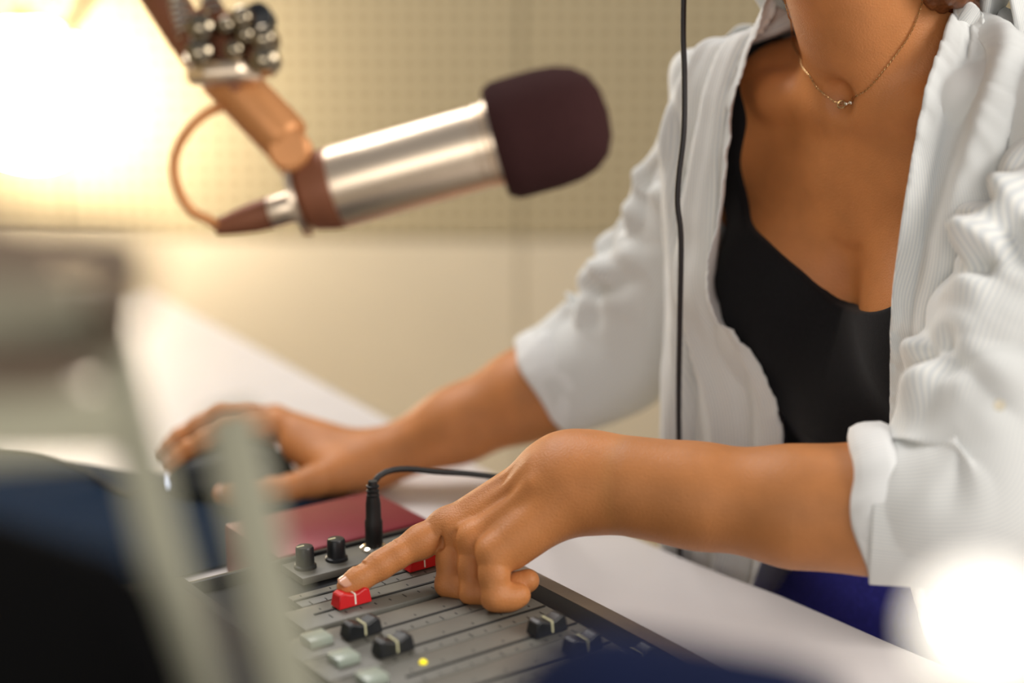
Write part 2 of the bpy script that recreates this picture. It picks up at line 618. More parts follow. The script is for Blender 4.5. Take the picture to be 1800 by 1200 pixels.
def f_torso(P, cleave=0.010):
    Q = (P - NOTCH) @ TF.T
    A = Q.copy(); A[:, 0] = np.abs(A[:, 0])          # symmetric
    d = ell(A, (0, .098, -.17), (.146, .094, .19))
    d = smin(d, ell(A, (.045, .070, -.075), (.110, .062, .085)), .045)
    d = smin(d, cone(A, (0, .085, .035), (.135, .075, -.012), .042, .034), .05)
    d = smin(d, ell(A, (.158, .066, -.045), (.052, .055, .058)), .05)
    d = smin(d, ell(A, (0, .098, -.36), (.134, .088, .15)), .06)
    d = smin(d, ell(A, (0, .118, -.52), (.162, .114, .12)), .06)
    d = smin(d, cone(P, NK0, NK1, .056, .051), .035)
    # collar bones, the notch and the neck's two cords
    d = smin(d, cone(A, (.020, .011, -.006), (.085, .019, -.002), .0075, .007), .026)
    d = smin(d, cone(A, (.085, .019, -.002), (.15, .050, .004), .007, .006), .030)
    d = smin(d, cone(A, (.014, .014, -.002), (.052, .052, .10), .0070, .012), .018)
    d = smax(d, -ell(A, (0, -.004, .004), (.008, .009, .011)), .016)
    # breasts lifted by the top
    br = ell(A, (.078, .030, -.176), (.073, .074, .082))
    if cleave > .02:                                # the jersey bridges the cleft
        d = smin(smin(d, br, .040), ell(A, (0, .020, -.238), (.065, .052, .070)), .025)
    else:
        d = smin(d, br, .030)
    if cleave <= .02:
        x = np.abs(Q[:, 0])
        groove = np.sqrt((x * 1.1) ** 2 + ((Q[:, 1] + .026) * .42) ** 2) - .0075
        groove = np.maximum(groove, np.abs(Q[:, 2] + .190) - .070)
        d = smax(d, -groove, .020)
    return d


def f_head(P):
    Q = (P - HEAD) @ np.stack([XB, YB, ZZ]).T
    A = Q.copy(); A[:, 0] = np.abs(A[:, 0])
    d = ell(A, (0, .012, .035), (.073, .092, .088))
    d = smin(d, ell(A, (0, -.028, -.045), (.052, .058, .066)), .035)
    d = smin(d, ell(A, (0, -.062, -.088), (.020, .018, .016)), .025)          # chin
    d = smin(d, cone(A, (0, -.082, .015), (0, -.104, -.022), .007, .011), .012)  # nose
    d = smin(d, ell(A, (.011, -.094, -.024), (.009, .009, .007)), .008)
    d = smin(d, ell(A, (.045, -.058, -.012), (.016, .018, .015)), .026)        # cheek
    d = smax(d, -ell(A, (.031, -.088, .010), (.016, .014, .010)), .014)       # eye socket
    d = smin(d, ell(A, (0, -.083, -.052), (.024, .010, .0055)), .006)         # lips
    d = smin(d, ell(A, (0, -.080, -.061), (.021, .011, .006)), .005)
    d = smin(d, ell(A, (.031, -.0665, .0165), (.0165, .0125, .0075)), .004)   # lids
    d = smin(d, ell(A, (.031, -.0660, .0010), (.0155, .0115, .0050)), .004)
    ear = smax(ell(A, (.074, .016, -.004), (.008, .017, .031)), -ell(A, (.083, .012, -.002), (.007, .009, .018)), .005)
    return smin(d, ear, .008)


def limb(P, sh, el, wr, r):
    d = cone(P, sh, el, r[0], r[1])
    return smin(d, cone(P, el, wr, r[1], r[2]), .02)


def f_armL(P):
    """the near arm, forearm level over the console"""
    d = cone(P, SHL, ELL, .050, .042)
    st = [(*WRL, .0262)] + [(*at(x, y, q), r) for x, y, q, r in ((1110, 854, .986, .0272), (1230, 872, .974, .0300), (1400, 890, .957, .0350), (1540, 894, .944, .0368))] + [(*ELL, .0415)]
    for p, q in zip(st, st[1:]):
        d = smin(d, cone(P, p[:3], q[:3], p[3], q[3]), .030)
    return d


HL = dict(
    index=[(786, 927, 1.020, .0128), (694, 977, 1.004, .0098), (641, 1011, .994, .0084), (609, 1031, .988, .0068)],
    middle=[(800, 936, 1.014, .0112), (787, 1027, 1.004, .0086), (838, 1036, 1.000, .0088), (876, 1022, 1.004, .0078)],
    ring=[(829, 950, .997, .0106), (827, 1040, .989, .0080), (884, 1040, .988, .0084), (928, 1020, .988, .0080)],
    pinky=[(866, 973, .976, .0116), (868, 1048, .970, .0090), (893, 1052, .973, .0074), (914, 1045, .975, .0072)],
)
HL_WR = dict(index=(990, 815, 1.022), middle=(990, 832, 1.012), ring=(990, 853, 1.0), pinky=(990, 876, .990))


def fingers(P, palm, chains, k0=.007):
    """each finger blends into the palm alone, so neighbours keep a crease between them"""
    out = palm
    for ch in chains:
        d = smin(palm, cone(P, ch[0][:3], ch[1][:3], ch[0][3] * .94, ch[1][3]), k0)
        f = cone(P, ch[0][:3], ch[1][:3], ch[0][3], ch[1][3])
        for a, b in zip(ch[1:], ch[2:]):
            f = smin(f, cone(P, a[:3], b[:3], a[3], b[3]), .004)
        for a, b in zip(ch[:-1], ch[1:]):       # pads between the joints
            m = (a[:3] + b[:3]) / 2
            f = smin(f, np.linalg.norm(P - m, axis=1) - (a[3] + b[3]) / 2 * 1.02, .006)
        d = np.minimum(d, f)
        out = np.minimum(out, d)
    return out


def chain3(L):
    return [np.array([*at(x, y, d), r]) for x, y, d, r in L]


CH_L = {k: chain3(v) for k, v in HL.items()}
# thumb folded under the palm, on the far side
CH_L['thumb'] = chain3([(935, 880, 1.045, .0150), (872, 945, 1.046, .0120), (838, 990, 1.035, .0100), (822, 1012, 1.026, .0085)])


def f_handL(P):
    palm = None
    for k in ('index', 'middle', 'ring', 'pinky'):
        w = at(*HL_WR[k]); m = CH_L[k][0]
        c = cone(P, w, m[:3], .0195, m[3] * .98)
        palm = c if palm is None else smin(palm, c, .010)
    # heel of the hand on the little-finger side, ball of the thumb
    palm = smin(palm, cone(P, at(996, 886, .990), at(900, 966, .984), .0165, .0130), .014)
    palm = smin(palm, cone(P, at(985, 860, 1.03), at(925, 890, 1.04), .020, .015), .016)
    palm = smin(palm, cone(P, at(1008, 830, 1.0), at(975, 842, 1.012), .021, .019), .02)
    # tendons and knuckles
    for k, e in (('index', (935, 808, 1.004)), ('middle', (935, 826, .991)), ('ring', (935, 852, .980))):
        m = CH_L[k][0]
        up = ray(m[0], 0)
        kn = m[:3] + (-DOWN * .0035) - FWD * .004
        palm = smin(palm, np.linalg.norm(P - kn, axis=1) - m[3] * .76, .008)
        palm = smin(palm, cone(P, kn + (at(*e) - kn) * .12, at(*e), .0032, .0022), .009)
    d = fingers(P, palm, [CH_L[k] for k in ('index', 'middle', 'ring', 'pinky', 'thumb')])
    # deep creases between the folded fingers
    for i, j in (('index', 'middle'), ('middle', 'ring'), ('ring', 'pinky')):
        a0 = (CH_L[i][0][:3] + CH_L[j][0][:3]) / 2; a1 = (CH_L[i][1][:3] + CH_L[j][1][:3]) / 2
        if i == 'index':
            a1 = a0 + (CH_L['middle'][1][:3] - CH_L['middle'][0][:3]) * .30
        o = -FWD * .0075 - RIGHT * .0035
        re = .0016 if i == 'index' else .0040
        d = smax(d, -cone(P, a0 - (a1 - a0) * .12 + o * 1.5, a1 + o * 1.15, .0011, re), .0046)
    d = smax(d, -cone(P, at(886, 1012, .958), at(890, 1034, .955), .0009, .0007), .004)
    # skin folds over the index joints and the wrist crease
    for c, n, r in ((CH_L['index'][1], 4, .0098), (CH_L['index'][2], 3, .0084)):
        ax = CH_L['index'][2][:3] - CH_L['index'][0][:3]; ax /= np.linalg.norm(ax)
        side = np.cross(ax, -DOWN); side /= np.linalg.norm(side)
        upv = np.cross(side, ax)
        for q in range(n):
            o = c[:3] + ax * (q - (n - 1) / 2) * .0023 + upv * r * 1.02
            d = smax(d, -cone(P, o - side * .006, o + side * .006, .0007, .0007), .0014)
    c0, c1 = at(1018, 908, .975), at(985, 872, .972)
    d = smax(d, -cone(P, c0, c1, .0007, .0005), .003)
    return d


def f_armL_full(P):
    return smin(smin(f_armL(P), f_handL(P), .026), cone(P, WRL + RIGHT * .012 - DOWN * .001, at(985, 846, 1.004), .0262, .0235), .02)


HR = dict(
    index=[(492, 744, 1.385, .0125), (400, 757, 1.355, .0098), (330, 790, 1.355, .0084), (294, 818, 1.352, .0070)],
    middle=[(484, 735, 1.405, .0125), (388, 729, 1.400, .0100), (314, 768, 1.395, .0086), (280, 802, 1.392, .0072)],
    ring=[(490, 742, 1.425, .0120), (398, 740, 1.425, .0095), (330, 775, 1.425, .0085), (300, 806, 1.420, .0070)],
    pinky=[(505, 765, 1.440, .0110), (430, 770, 1.445, .0085), (380, 800, 1.440, .0075), (355, 820, 1.435, .0065)],
    thumb=[(590, 835, 1.335, .0165), (508, 858, 1.312, .0125), (440, 868, 1.305, .0110), (392, 868, 1.312, .0088)],
)
HR_WR = dict(index=(636, 800, 1.365), middle=(636, 800, 1.38), ring=(636, 808, 1.39), pinky=(636, 818, 1.395))
CH_R = {k: chain3(v) for k, v in HR.items()}


def f_armR(P):
    d = cone(P, SHR, ELR, .050, .044)
    st = [(*WRR, .0268), (*(WRR + (ELR - WRR) * .35), .0312), (*(WRR + (ELR - WRR) * .62), .0388), (*(WRR + (ELR - WRR) * .85), .0430), (*ELR, .0440)]
    for p, q in zip(st, st[1:]):
        d = smin(d, cone(P, p[:3], q[:3], p[3], q[3]), .030)
    return d


def f_handR(P):
    palm = None
    for k in ('index', 'middle', 'ring', 'pinky'):
        w = at(*HR_WR[k]); m = CH_R[k][0]
        c = cone(P, w, m[:3], .0205, m[3])
        palm = c if palm is None else smin(palm, c, .012)
    palm = smin(palm, cone(P, at(640, 820, 1.35), CH_R['thumb'][0][:3], .021, .0175), .016)
    palm = smin(palm, cone(P, at(585, 820, 1.35), at(520, 785, 1.37), .020, .015), .02)
    return fingers(P, palm, [CH_R[k] for k in ('index', 'middle', 'ring', 'pinky', 'thumb')])


def f_armR_full(P):
    return smin(f_armR(P), f_handR(P), .02)


def f_trunk(P):
    return smin(smin(f_torso(P), f_head(P), .02), np.minimum(f_armL(P), f_armR(P)), .025)


def trace(fn, px, py, d0=.8, d1=1.3):
    r = ray(px, py)
    t = np.linspace(d0, d1, 700)
    v = fn(CAMP + r * t[:, None])
    k = np.argmax(v < 0) if (v < 0).any() else np.argmin(v)
    P = (CAMP + r * t[k])[None]
    for _ in range(3):
        f = fn(P); g = grad(fn, P)
        P = P - g * (f / (np.sum(g * g, 1) + 1e-9))[:, None]
    return P[0]


def bounds(pts, m):
    pts = np.array(pts)
    return pts.min(0) - m, pts.max(0) + m


def build_person():
    parts = []
    # trunk, head and upper arms
    lo, hi = bounds([T(-.18, 0, -.64), T(.18, 0, -.64), HEAD, SHL, SHR, ELL, ELR, T(0, .2, -.6)], .10)
    parts.append(iso(f_trunk, lo, hi, .0038))
    # forearms and hands, finer; they run on up inside the sleeves
    mid = ELL + (WRL - ELL) * .05
    fL = lambda P: np.maximum(f_armL_full(P), (P - mid) @ ((ELL - WRL) / np.linalg.norm(ELL - WRL)))
    lo, hi = bounds([mid, WRL] + [c[:3] for v in CH_L.values() for c in v], .045)
    parts.append(iso(fL, lo, hi, .0013))
    mid2 = ELR + (WRR - ELR) * .05
    fR = lambda P: np.maximum(f_armR_full(P), (P - mid2) @ ((ELR - WRR) / np.linalg.norm(ELR - WRR)))
    lo, hi = bounds([mid2, WRR] + [c[:3] for v in CH_R.values() for c in v], .045)
    parts.append(iso(fR, lo, hi, .0019))
    V, Q, n = [], [], 0
    for v, q in parts:
        V.append(v); Q.append(q + n); n += len(v)
    root = make_obj('person', np.concatenate(V), np.concatenate(Q), M['skin'])
    tag(root, 'person in an open striped white shirt leaning over the desk, pressing a red fader', 'person')
    return root


PERSON = build_person()


def build_tank():
    nk = [(1330, 90), (1312, 200), (1304, 300), (1312, 372), (1350, 427), (1400, 472), (1440, 508), (1484, 538), (1522, 548), (1562, 541), (1602, 512), (1640, 440)]
    f = lambda P: f_torso(P, .03)
    L = [loc(trace(f, *q)) for q in nk]
    L2 = [(-.132, .10)] + [(q[0], q[2]) for q in L]
    line = [tuple(q) for q in spline(L2, 80)]
    strap = [(abs(x), z) for x, z in L2[:4]][::-1]
    top_x = strap[-1][0]
    strap = [q for q in strap if q[1] > line[-1][1] + .02]
    out = [(top_x + .03, .10), (.165, .0), (.20, -.05), (.23, -.10), (.24, -.14), (.24, -.30), (.24, -.385)]
    poly = [(-x, z) for x, z in out[::-1]] + line + strap + out
    backp = [(.0, -.06), (.05, -.05), (top_x, .0), (top_x + .002, .10), (.13, .10), (.13, 0), (.15, -.10), (.24, -.19), (.24, -.385)]
    backp = backp + [(-x, z) for x, z in backp[::-1]]

    def fn(P):
        q = (P - NOTCH) @ TF.T
        s = np.where(q[:, 1] < .085, poly_sd(q[:, 0], q[:, 2], poly), poly_sd(q[:, 0], q[:, 2], backp))
        w = .0006 * np.sin(q[:, 2] * 160 + q[:, 0] * 60) * (q[:, 2] < -.26)
        return smax(f_torso(P, .03) - .0030 - w, s, .002)
    lo, hi = bounds([T(-.17, -.05, -.47), T(.17, -.05, -.47), T(.17, .22, .1), T(-.17, -.05, .1), T(.17, .22, -.5)], .02)
    V, Q = iso(fn, lo, hi, .0026, 1)
    make_obj('tank_top', V, Q, M['tank'], PERSON)['label'] = 'black scoop-neck tank top'


build_tank()


def f_jeans(P):
    Q = (P - NOTCH) @ TF.T
    A = Q.copy(); A[:, 0] = np.abs(A[:, 0])
    d = ell(A, (0, .118, -.52), (.172, .124, .13))
    d = smin(d, ell(A, (0, .102, -.38), (.144, .102, .09)), .05)
    d = np.maximum(d, Q[:, 2] + .365 + .008 * np.cos(Q[:, 0] * 12))
    B = (P - T(0, .125, -.55)) @ np.stack([XB, YB, ZZ]).T
    B[:, 0] = np.abs(B[:, 0])
    zf = DESK * 0 - T(0, .125, -.55)[2]
    k = (.11, -.40, -.03)
    d = smin(d, cone(B, (.085, -.02, -.02), k, .088, .062), .04)
    d = smin(d, cone(B, k, (.11, -.36, zf + .10), .060, .042), .02)
    return d


def build_jeans_and_shoes():
    lo, hi = bounds([T(-.2, 0, -.66), T(.2, .25, -.66), T(0, .1, -.40), T(-.2, .1, -.55) - YB * .50 - ZZ * .6, T(.2, .1, -.55) - YB * .5], .05)
    lo[2] = 0.05
    V, Q = iso(f_jeans, lo, hi, .006, 1)
    j = make_obj('jeans', V, Q, M['jeans'], PERSON)
    j['label'] = 'deep blue jeans'
    base = T(0, .125, -.55)
    for s in (-1, 1):
        c = base + XB * .11 * s - YB * .36
        c = np.array([c[0], c[1], 0])

        def f(P, c=c):
            d = cone(P, c + ZZ * .045 + YB * .03, c + ZZ * .032 - YB * .15, .042, .030)
            d = smin(d, cone(P, c + ZZ * .05, c + ZZ * .12, .045, .043), .03)
            return np.maximum(d, -P[:, 2] + .002)
        V, Q = iso(f, c + np.array([-.25, -.25, 0]), c + np.array([.25, .25, .15]), .005, 1)
        make_obj('shoe', V, Q, M['black_plastic'], PERSON)


build_jeans_and_shoes()


# ---------------------------------------------------------------- the shirt
def grid_faces(nr, nc, closed=False):
    F = []
    for i in range(nr - 1):
        for j in range(nc if closed else nc - 1):
            j2 = (j + 1) % nc
            F.append((i * nc + j, i * nc + j2, (i + 1) * nc + j2, (i + 1) * nc + j))
    return np.array(F)


def solidify(o, t, offset=-1):
    m = o.modifiers.new('thickness', 'SOLIDIFY'); m.thickness = t; m.offset = offset
    return o


def f_body_cloth(P):
    return smin(np.minimum(f_torso(P, .03), f_jeans(P)), np.minimum(f_armL(P), f_armR(P)), .03)


def build_shirt():
    # rows from the collar down to the hem; A = edge of the panel that hangs free on the far side, B = near panel edge
    rows = [
        # A (px, py, depth), B (px, py, depth), half width at the side, y of the side, back depth, z at side, z at back
        ((1374, -30, 1.115), (1716, -40, 1.035), .078, .060, .135, .045, .060),
        ((1350, 30, 1.112), (1690, 25, 1.015), .125, .065, .165, .030, .030),
        ((1322, 100, 1.110), (1655, 105, 1.000), .185, .060, .180, -.005, -.02),
        ((1296, 190, 1.110), (1622, 195, .985), .205, .055, .190, -.05, -.07),
        ((1280, 300, 1.112), (1596, 320, .972), .205, .045, .195, -.11, -.13),
        ((1266, 420, 1.116), (1577, 450, .970), .198, .040, .195, -.17, -.19),
        ((1258, 520, 1.122), (1568, 560, .972), .192, .040, .190, -.22, -.24),
        ((1318, 600, 1.130), (1567, 670, .980), .190, .045, .190, -.27, -.29),
        ((1366, 690, 1.138), (1566, 780, .990), .190, .05, .195, -.32, -.34),
        ((1380, 780, 1.150), (1570, 880, 1.000), .195, .06, .205, -.37, -.40),
        ((1372, 880, 1.165), (1588, 980, 1.012), .20, .07, .22, -.43, -.46),
        ((1345, 1000, 1.190), (1622, 1085, 1.030), .205, .075, .235, -.50, -.53),
        ((1315, 1060, 1.20), (1665, 1160, 1.045), .20, .08, .24, -.55, -.58),
    ]
    nu, nv = 260, 200
    ctrl = []
    for A, B, w, ys, yb, zs, zb in rows:
        a, b = loc(at(*A)), loc(at(*B))
        # the free panel's left fold, seen at about x = 1178
        far = loc(at(1176 if A[1] > 150 else 1196 + max(0, 40 - A[1]) * 1.2, A[1], A[2] + .085))
        if A[1] < 60:
            far = (a + np.array([-w, ys, zs])) / 2 + np.array([-.01, -.012, 0])
        bs = np.array([(b[0] + w) / 2, (b[1] + ys) / 2 - .022, (b[2] + zs) / 2])
        pts = [a, (a + far) / 2 + np.array([0, -.004, 0]), far, np.array([-w, ys + .01, zs]), np.array([-w * .6, (ys + yb * 2) / 3, (zs + zb) / 2]), np.array([-w * .3, yb, zb]), np.array([0, yb + .005, zb]),
               np.array([w * .3, yb, zb]), np.array([w * .6, (ys + yb * 2) / 3, (zs + zb) / 2]), np.array([w, ys + .01, zs]), bs, b]
        ctrl.append(pts)
    ctrl = np.array(ctrl)                              # rows x 12 x 3
    # every column of controls is a spline down the garment, then across
    down = np.stack([spline(ctrl[:, j], nv) for j in range(ctrl.shape[1])], 1)
    G = np.zeros((nv, nu, 3))
    U = np.zeros((nv, nu))
    for i in range(nv):
        G[i] = spline(down[i], nu)
        U[i] = np.concatenate([[0], np.cumsum(np.linalg.norm(np.diff(G[i], axis=0), axis=1))])
    du = np.gradient(G, axis=1); dv = np.gradient(G, axis=0)
    N = np.cross(du, dv); N /= np.linalg.norm(N, axis=2, keepdims=True) + 1e-9
    Lu = U[:, -1:]
    vv = np.linspace(0, 1, nv)[:, None] * np.ones((1, nu))
    ua, ub = U, Lu - U                                  # metres from edge A, from edge B
    onA = np.exp(-(ua / .13) ** 4); onB = np.exp(-(ub / .14) ** 4)
    # hanging folds on the far panel: they fan from the shoulder and run straight down
    fan = .55 + .45 * np.clip(vv / .35, 0, 1)
    sa = ua / (.032 * fan) + .35 * np.sin(vv * 7) + .5 * vnoise(vv * 4, ua * 10)
    fold = np.sin(sa * 2 * np.pi * .62 + .6) * .0062 + np.sin(sa * 2 * np.pi * 1.35 + 2.0 + vv * 2) * .0022
    uf = (np.linalg.norm(down[:, 0] - down[:, 1], axis=1) + np.linalg.norm(down[:, 1] - down[:, 2], axis=1))[:, None]
    gx = ua - (uf - .026 + .003 * np.sin(vv * 9))
    fold += (-.016 * np.exp(-(gx / .0055) ** 2) + .006 * np.exp(-((gx - .013) / .008) ** 2)) * np.clip((vv - .15) * 5, 0, 1)
    d = onA * fold * np.clip(.35 + vv * 2, 0, 1)
    # near panel: long folds slanting from the collar to the armhole
    sb = ub / .030 + vv * 2.2
    d += onB * (np.sin(sb * 2 * np.pi * .55 + .4) * .0085 + np.sin(sb * 2 * np.pi * 1.2) * .0016)
    # rest of the shirt
    rest = (1 - onA) * (1 - onB)
    d += rest * (ridge(U * 22 + 3, vv * 4) * .004)
    d += (vnoise(U * 60, vv * 22) - .5) * .0022
    # placket: a raised band with a crinkled stitched edge
    for e in (ua, ub):
        d += .0022 * (e < .016) - .0034 * np.exp(-((e - .0165 - .0012 * vnoise(vv * 60, e * 0)) / .0018) ** 2)
        d += .0024 * np.exp(-(e / .008) ** 2) * (vnoise(vv * 46, e * 0 + 3) - .5) * 2 + .0006 * np.exp(-(e / .006) ** 2) * np.sin(vv * 420 + 14 * vnoise(vv * 30, e * 0 + 8))
    G = G + N * d[..., None]
    W = (G.reshape(-1, 3) @ TF) + NOTCH
    # the edge of the far panel ripples
    W = push_out(W, f_body_cloth, .0055, 3)
    F = grid_faces(nv, nu)
    uv = np.stack([U.ravel(), (vv * .65).ravel()], 1)
    s = make_obj('shirt', W, F, M['shirt'], PERSON, uv=uv)
    s['label'] = 'open white shirt with fine grey stripes'
    solidify(s, .0012, 0)
    # turned-down collar
    c_in = [loc(at(1374, -30, 1.11)), np.array([-.080, .060, .050]), np.array([-.055, .125, .065]), np.array([0, .142, .070]), np.array([.055, .125, .065]), np.array([.080, .060, .050]), loc(at(1716, -40, 1.030))]
    up = spline(c_in, 90)
    st = up + np.array([0, .006, .030])
    cen = np.array([0, .06, 0])
    outw = up - cen; outw[:, 2] = 0; outw /= np.linalg.norm(outw, axis=1, keepdims=True)
    rr = [up, up * .5 + st * .5 + outw * .001, st, st + outw * .006 + np.array([0, 0, .002]), st + outw * .016 - np.array([0, 0, .012]), up + outw * .026 - np.array([0, 0, .008])]
    gg = np.stack(rr)
    W = gg.reshape(-1, 3) @ TF + NOTCH
    W = push_out(W, f_body_cloth, .004, 2)
    uvc = np.stack([np.tile(np.linspace(0, .4, 90), 6), np.repeat(np.linspace(0, .06, 6), 90)], 1)
    solidify(make_obj('collar', W, grid_faces(6, 90), M['shirt'], s, uv=uvc), .0016, 0)
    return s


SHIRT = build_shirt()


def sleeve(name, pts, radii, seed, nf, amp, cuff_c, cuff_ax, cuff_r, cuff_h, inner, body):
    n, m = 220, 128
    C = spline([(*p, r) for p, r in zip(pts, radii)], n)
    R = C[:, 3]; C = C[:, :3]
    # soften the elbow
    for _ in range(30):
        C[1:-1] = .5 * C[1:-1] + .25 * (C[:-2] + C[2:])
    Tg, Nn, Bn = frames(C)
    L = np.concatenate([[0], np.cumsum(np.linalg.norm(np.diff(C, axis=0), axis=1))])
    th = np.linspace(0, 2 * np.pi, m, endpoint=False)
    S, TH = np.meshgrid(L, th, indexing='ij')
    rad = Nn[:, None, :] * np.cos(TH)[..., None] + Bn[:, None, :] * np.sin(TH)[..., None]
    # folds: creases that radiate from the inside of the bend and from the armpit, over soft large waves
    inn = inner / np.linalg.norm(inner)
    t0 = np.arctan2(Bn @ inn, Nn @ inn)[:, None]
    TP = (TH - t0 + np.pi) % (2 * np.pi) - np.pi
    X = TP * R[:, None]
    cs, sn = np.cos(TH), np.sin(TH)
    ph = seed * 1.7
    w3 = vnoise(S / .075 + cs * 1.2, sn * 1.2 + 20 + ph)
    w4 = vnoise(S / .028 + cs * 1.5 + ph, sn * 1.5 + 7)
    d = (w3 - .5) * amp * .9 + (w4 - .5) * amp * .28
    rs = np.random.RandomState(int(seed))
    for cen, cnt, spread, mul in nf:
        for q in range(cnt):
            ang = (q + rs.rand() * .7) / cnt * 2 * np.pi
            s1 = L[-1] * cen + rs.uniform(-.012, .012) + math.cos(ang) * .006
            x1 = rs.uniform(-.012, .012) + math.sin(ang) * .010
            ln = rs.uniform(.55, 1.15) * spread
            ds, dx = math.cos(ang) * ln * .75, math.sin(ang) * ln
            bow = rs.uniform(-.3, .3)
            tt = np.clip(((S - s1) * ds + (X - x1) * dx) / (ds * ds + dx * dx), 0, 1)
            ox = bow * ln * tt * (1 - tt)
            dist = (((S - s1) - ds * tt) * (-dx) + ((X - x1) - dx * tt) * ds) / ln + ox
            far = np.sqrt(((S - s1) - ds * tt) ** 2 + ((X - x1) - dx * tt) ** 2)
            dist = np.sign(dist) * np.maximum(np.abs(dist), far * .999)
            wd = (.0068 + .0060 * tt) * rs.uniform(.8, 1.3)
            dep = amp * mul * rs.uniform(.55, 1.0) * (1 - tt) ** .8
            d += -dep * np.exp(-(dist / wd) ** 2) + dep * .55 * np.exp(-((np.abs(dist) - wd * 1.9) / (wd * 1.3)) ** 2) * .8
    d = np.maximum(d, -amp * 1.5)
    end = np.clip((L[-1] - S) / .03, 0, 1); d *= .25 + .75 * end
    P = C[:, None, :] + rad * (R[:, None] + d)[..., None]
    W = push_out(P.reshape(-1, 3), body, .004, 2)
    uv = np.stack([(TH * .055).ravel(), S.ravel()], 1)
    # the seam of the wrap-round: keep the UV continuous enough for fine stripes
    F = grid_faces(n, m, True)
    o = make_obj('sleeve', W, F, M['shirt'], SHIRT, uv=uv)
    solidify(o, .0014, 0)
    # turned-back cuff
    ax = cuff_ax / np.linalg.norm(cuff_ax)
    t = np.cross(ax, ZZ); t /= np.linalg.norm(t); b = np.cross(ax, t)
    prof = [(-.004, .002), (-.0045, .0), (-.003, -.0025), (.001, -.004), (.0045, -.0025), (.0062, .003), (.0066, cuff_h * .35), (.0062, cuff_h * .8), (.0035, cuff_h), (-.002, cuff_h + .002)]
    k = 110
    a = np.linspace(0, 2 * np.pi, k, endpoint=False)
    rows, uvs = [], []
    for q, (dr, h) in enumerate(prof):
        wob = (vnoise(np.cos(a) * 2.2 + seed, np.sin(a) * 2.2 + h * 40 + seed) - .5) * .006 + (vnoise(np.cos(a) * 7 + seed, np.sin(a) * 7 + h * 60) - .5) * .002
        hh = h + (vnoise(np.cos(a) * 1.5 + 3 + seed, np.sin(a) * 1.5) - .5) * .010
        rr = cuff_r + dr + wob
        rows.append(cuff_c + np.outer(np.cos(a) * rr, t) + np.outer(np.sin(a) * rr, b) + np.outer(hh, ax))
        uvs.append(np.stack([a * .05, np.full(k, h)], 1))
    W = push_out(np.concatenate(rows), body, .0012, 2)
    solidify(make_obj('cuff', W, grid_faces(len(prof), k, True), M['cuff'], SHIRT, uv=np.concatenate(uvs)), .0012, 0)
    return o


# near sleeve, elbow bent over the desk edge
cL = ELL + (WRL - ELL) * .235
sleeve('near', [T(.135, .075, .010), SHL + XB * .012 + ZZ * .006, SHL + (ELL - SHL) * .35 + XB * .004, SHL + (ELL - SHL) * .75, ELL + (SHL - ELL) * .06 + np.array([.004, .0, -.004]), ELL + (WRL - ELL) * .09, ELL + (WRL - ELL) * .212],
       [.052, .066, .069, .063, .060, .054, .0460], 1.0, [(.66, 10, .085, .9), (.40, 10, .080, 1.45), (.50, 7, .06, 1.3), (.84, 4, .04, .8)], .0090, ELL + (WRL - ELL) * .238 + ZZ * .001, (ELL - WRL) + ZZ * .060, .0430, .022, -DOWN * .4 - RIGHT * .8 - FWD * .45, f_armL)
sleeve('far', [T(-.135, .075, .010), SHR - XB * .012 + ZZ * .006, SHR + (ELR - SHR) * .35, SHR + (ELR - SHR) * .75, ELR + (SHR - ELR) * .05, ELR + (WRR - ELR) * .12, ELR + (WRR - ELR) * .30],
       [.050, .055, .053, .056, .059, .058, .0530], 5.0, [(.62, 11, .085, 1), (.36, 8, .07, .8), (.80, 9, .06, 1), (.48, 6, .06, 1)], .0085, ELR + (WRR - ELR) * .312, (ELR - WRR) + ZZ * .03, .0475, .036, -RIGHT * .7 - DOWN * .5 - FWD * .3, f_armR)


def buttons():
    for c, n in ((at(1757, 712, .855), at(1757, 712, .80) - at(1757, 712, .855)),):
        MB().lathe(c, n, [(.0030, 0), (.0034, .0005), (.0034, .0011), (.0026, .0013), (.0021, .0008), (.0006, .0007)], 20).build('button', M['button'], SHIRT)


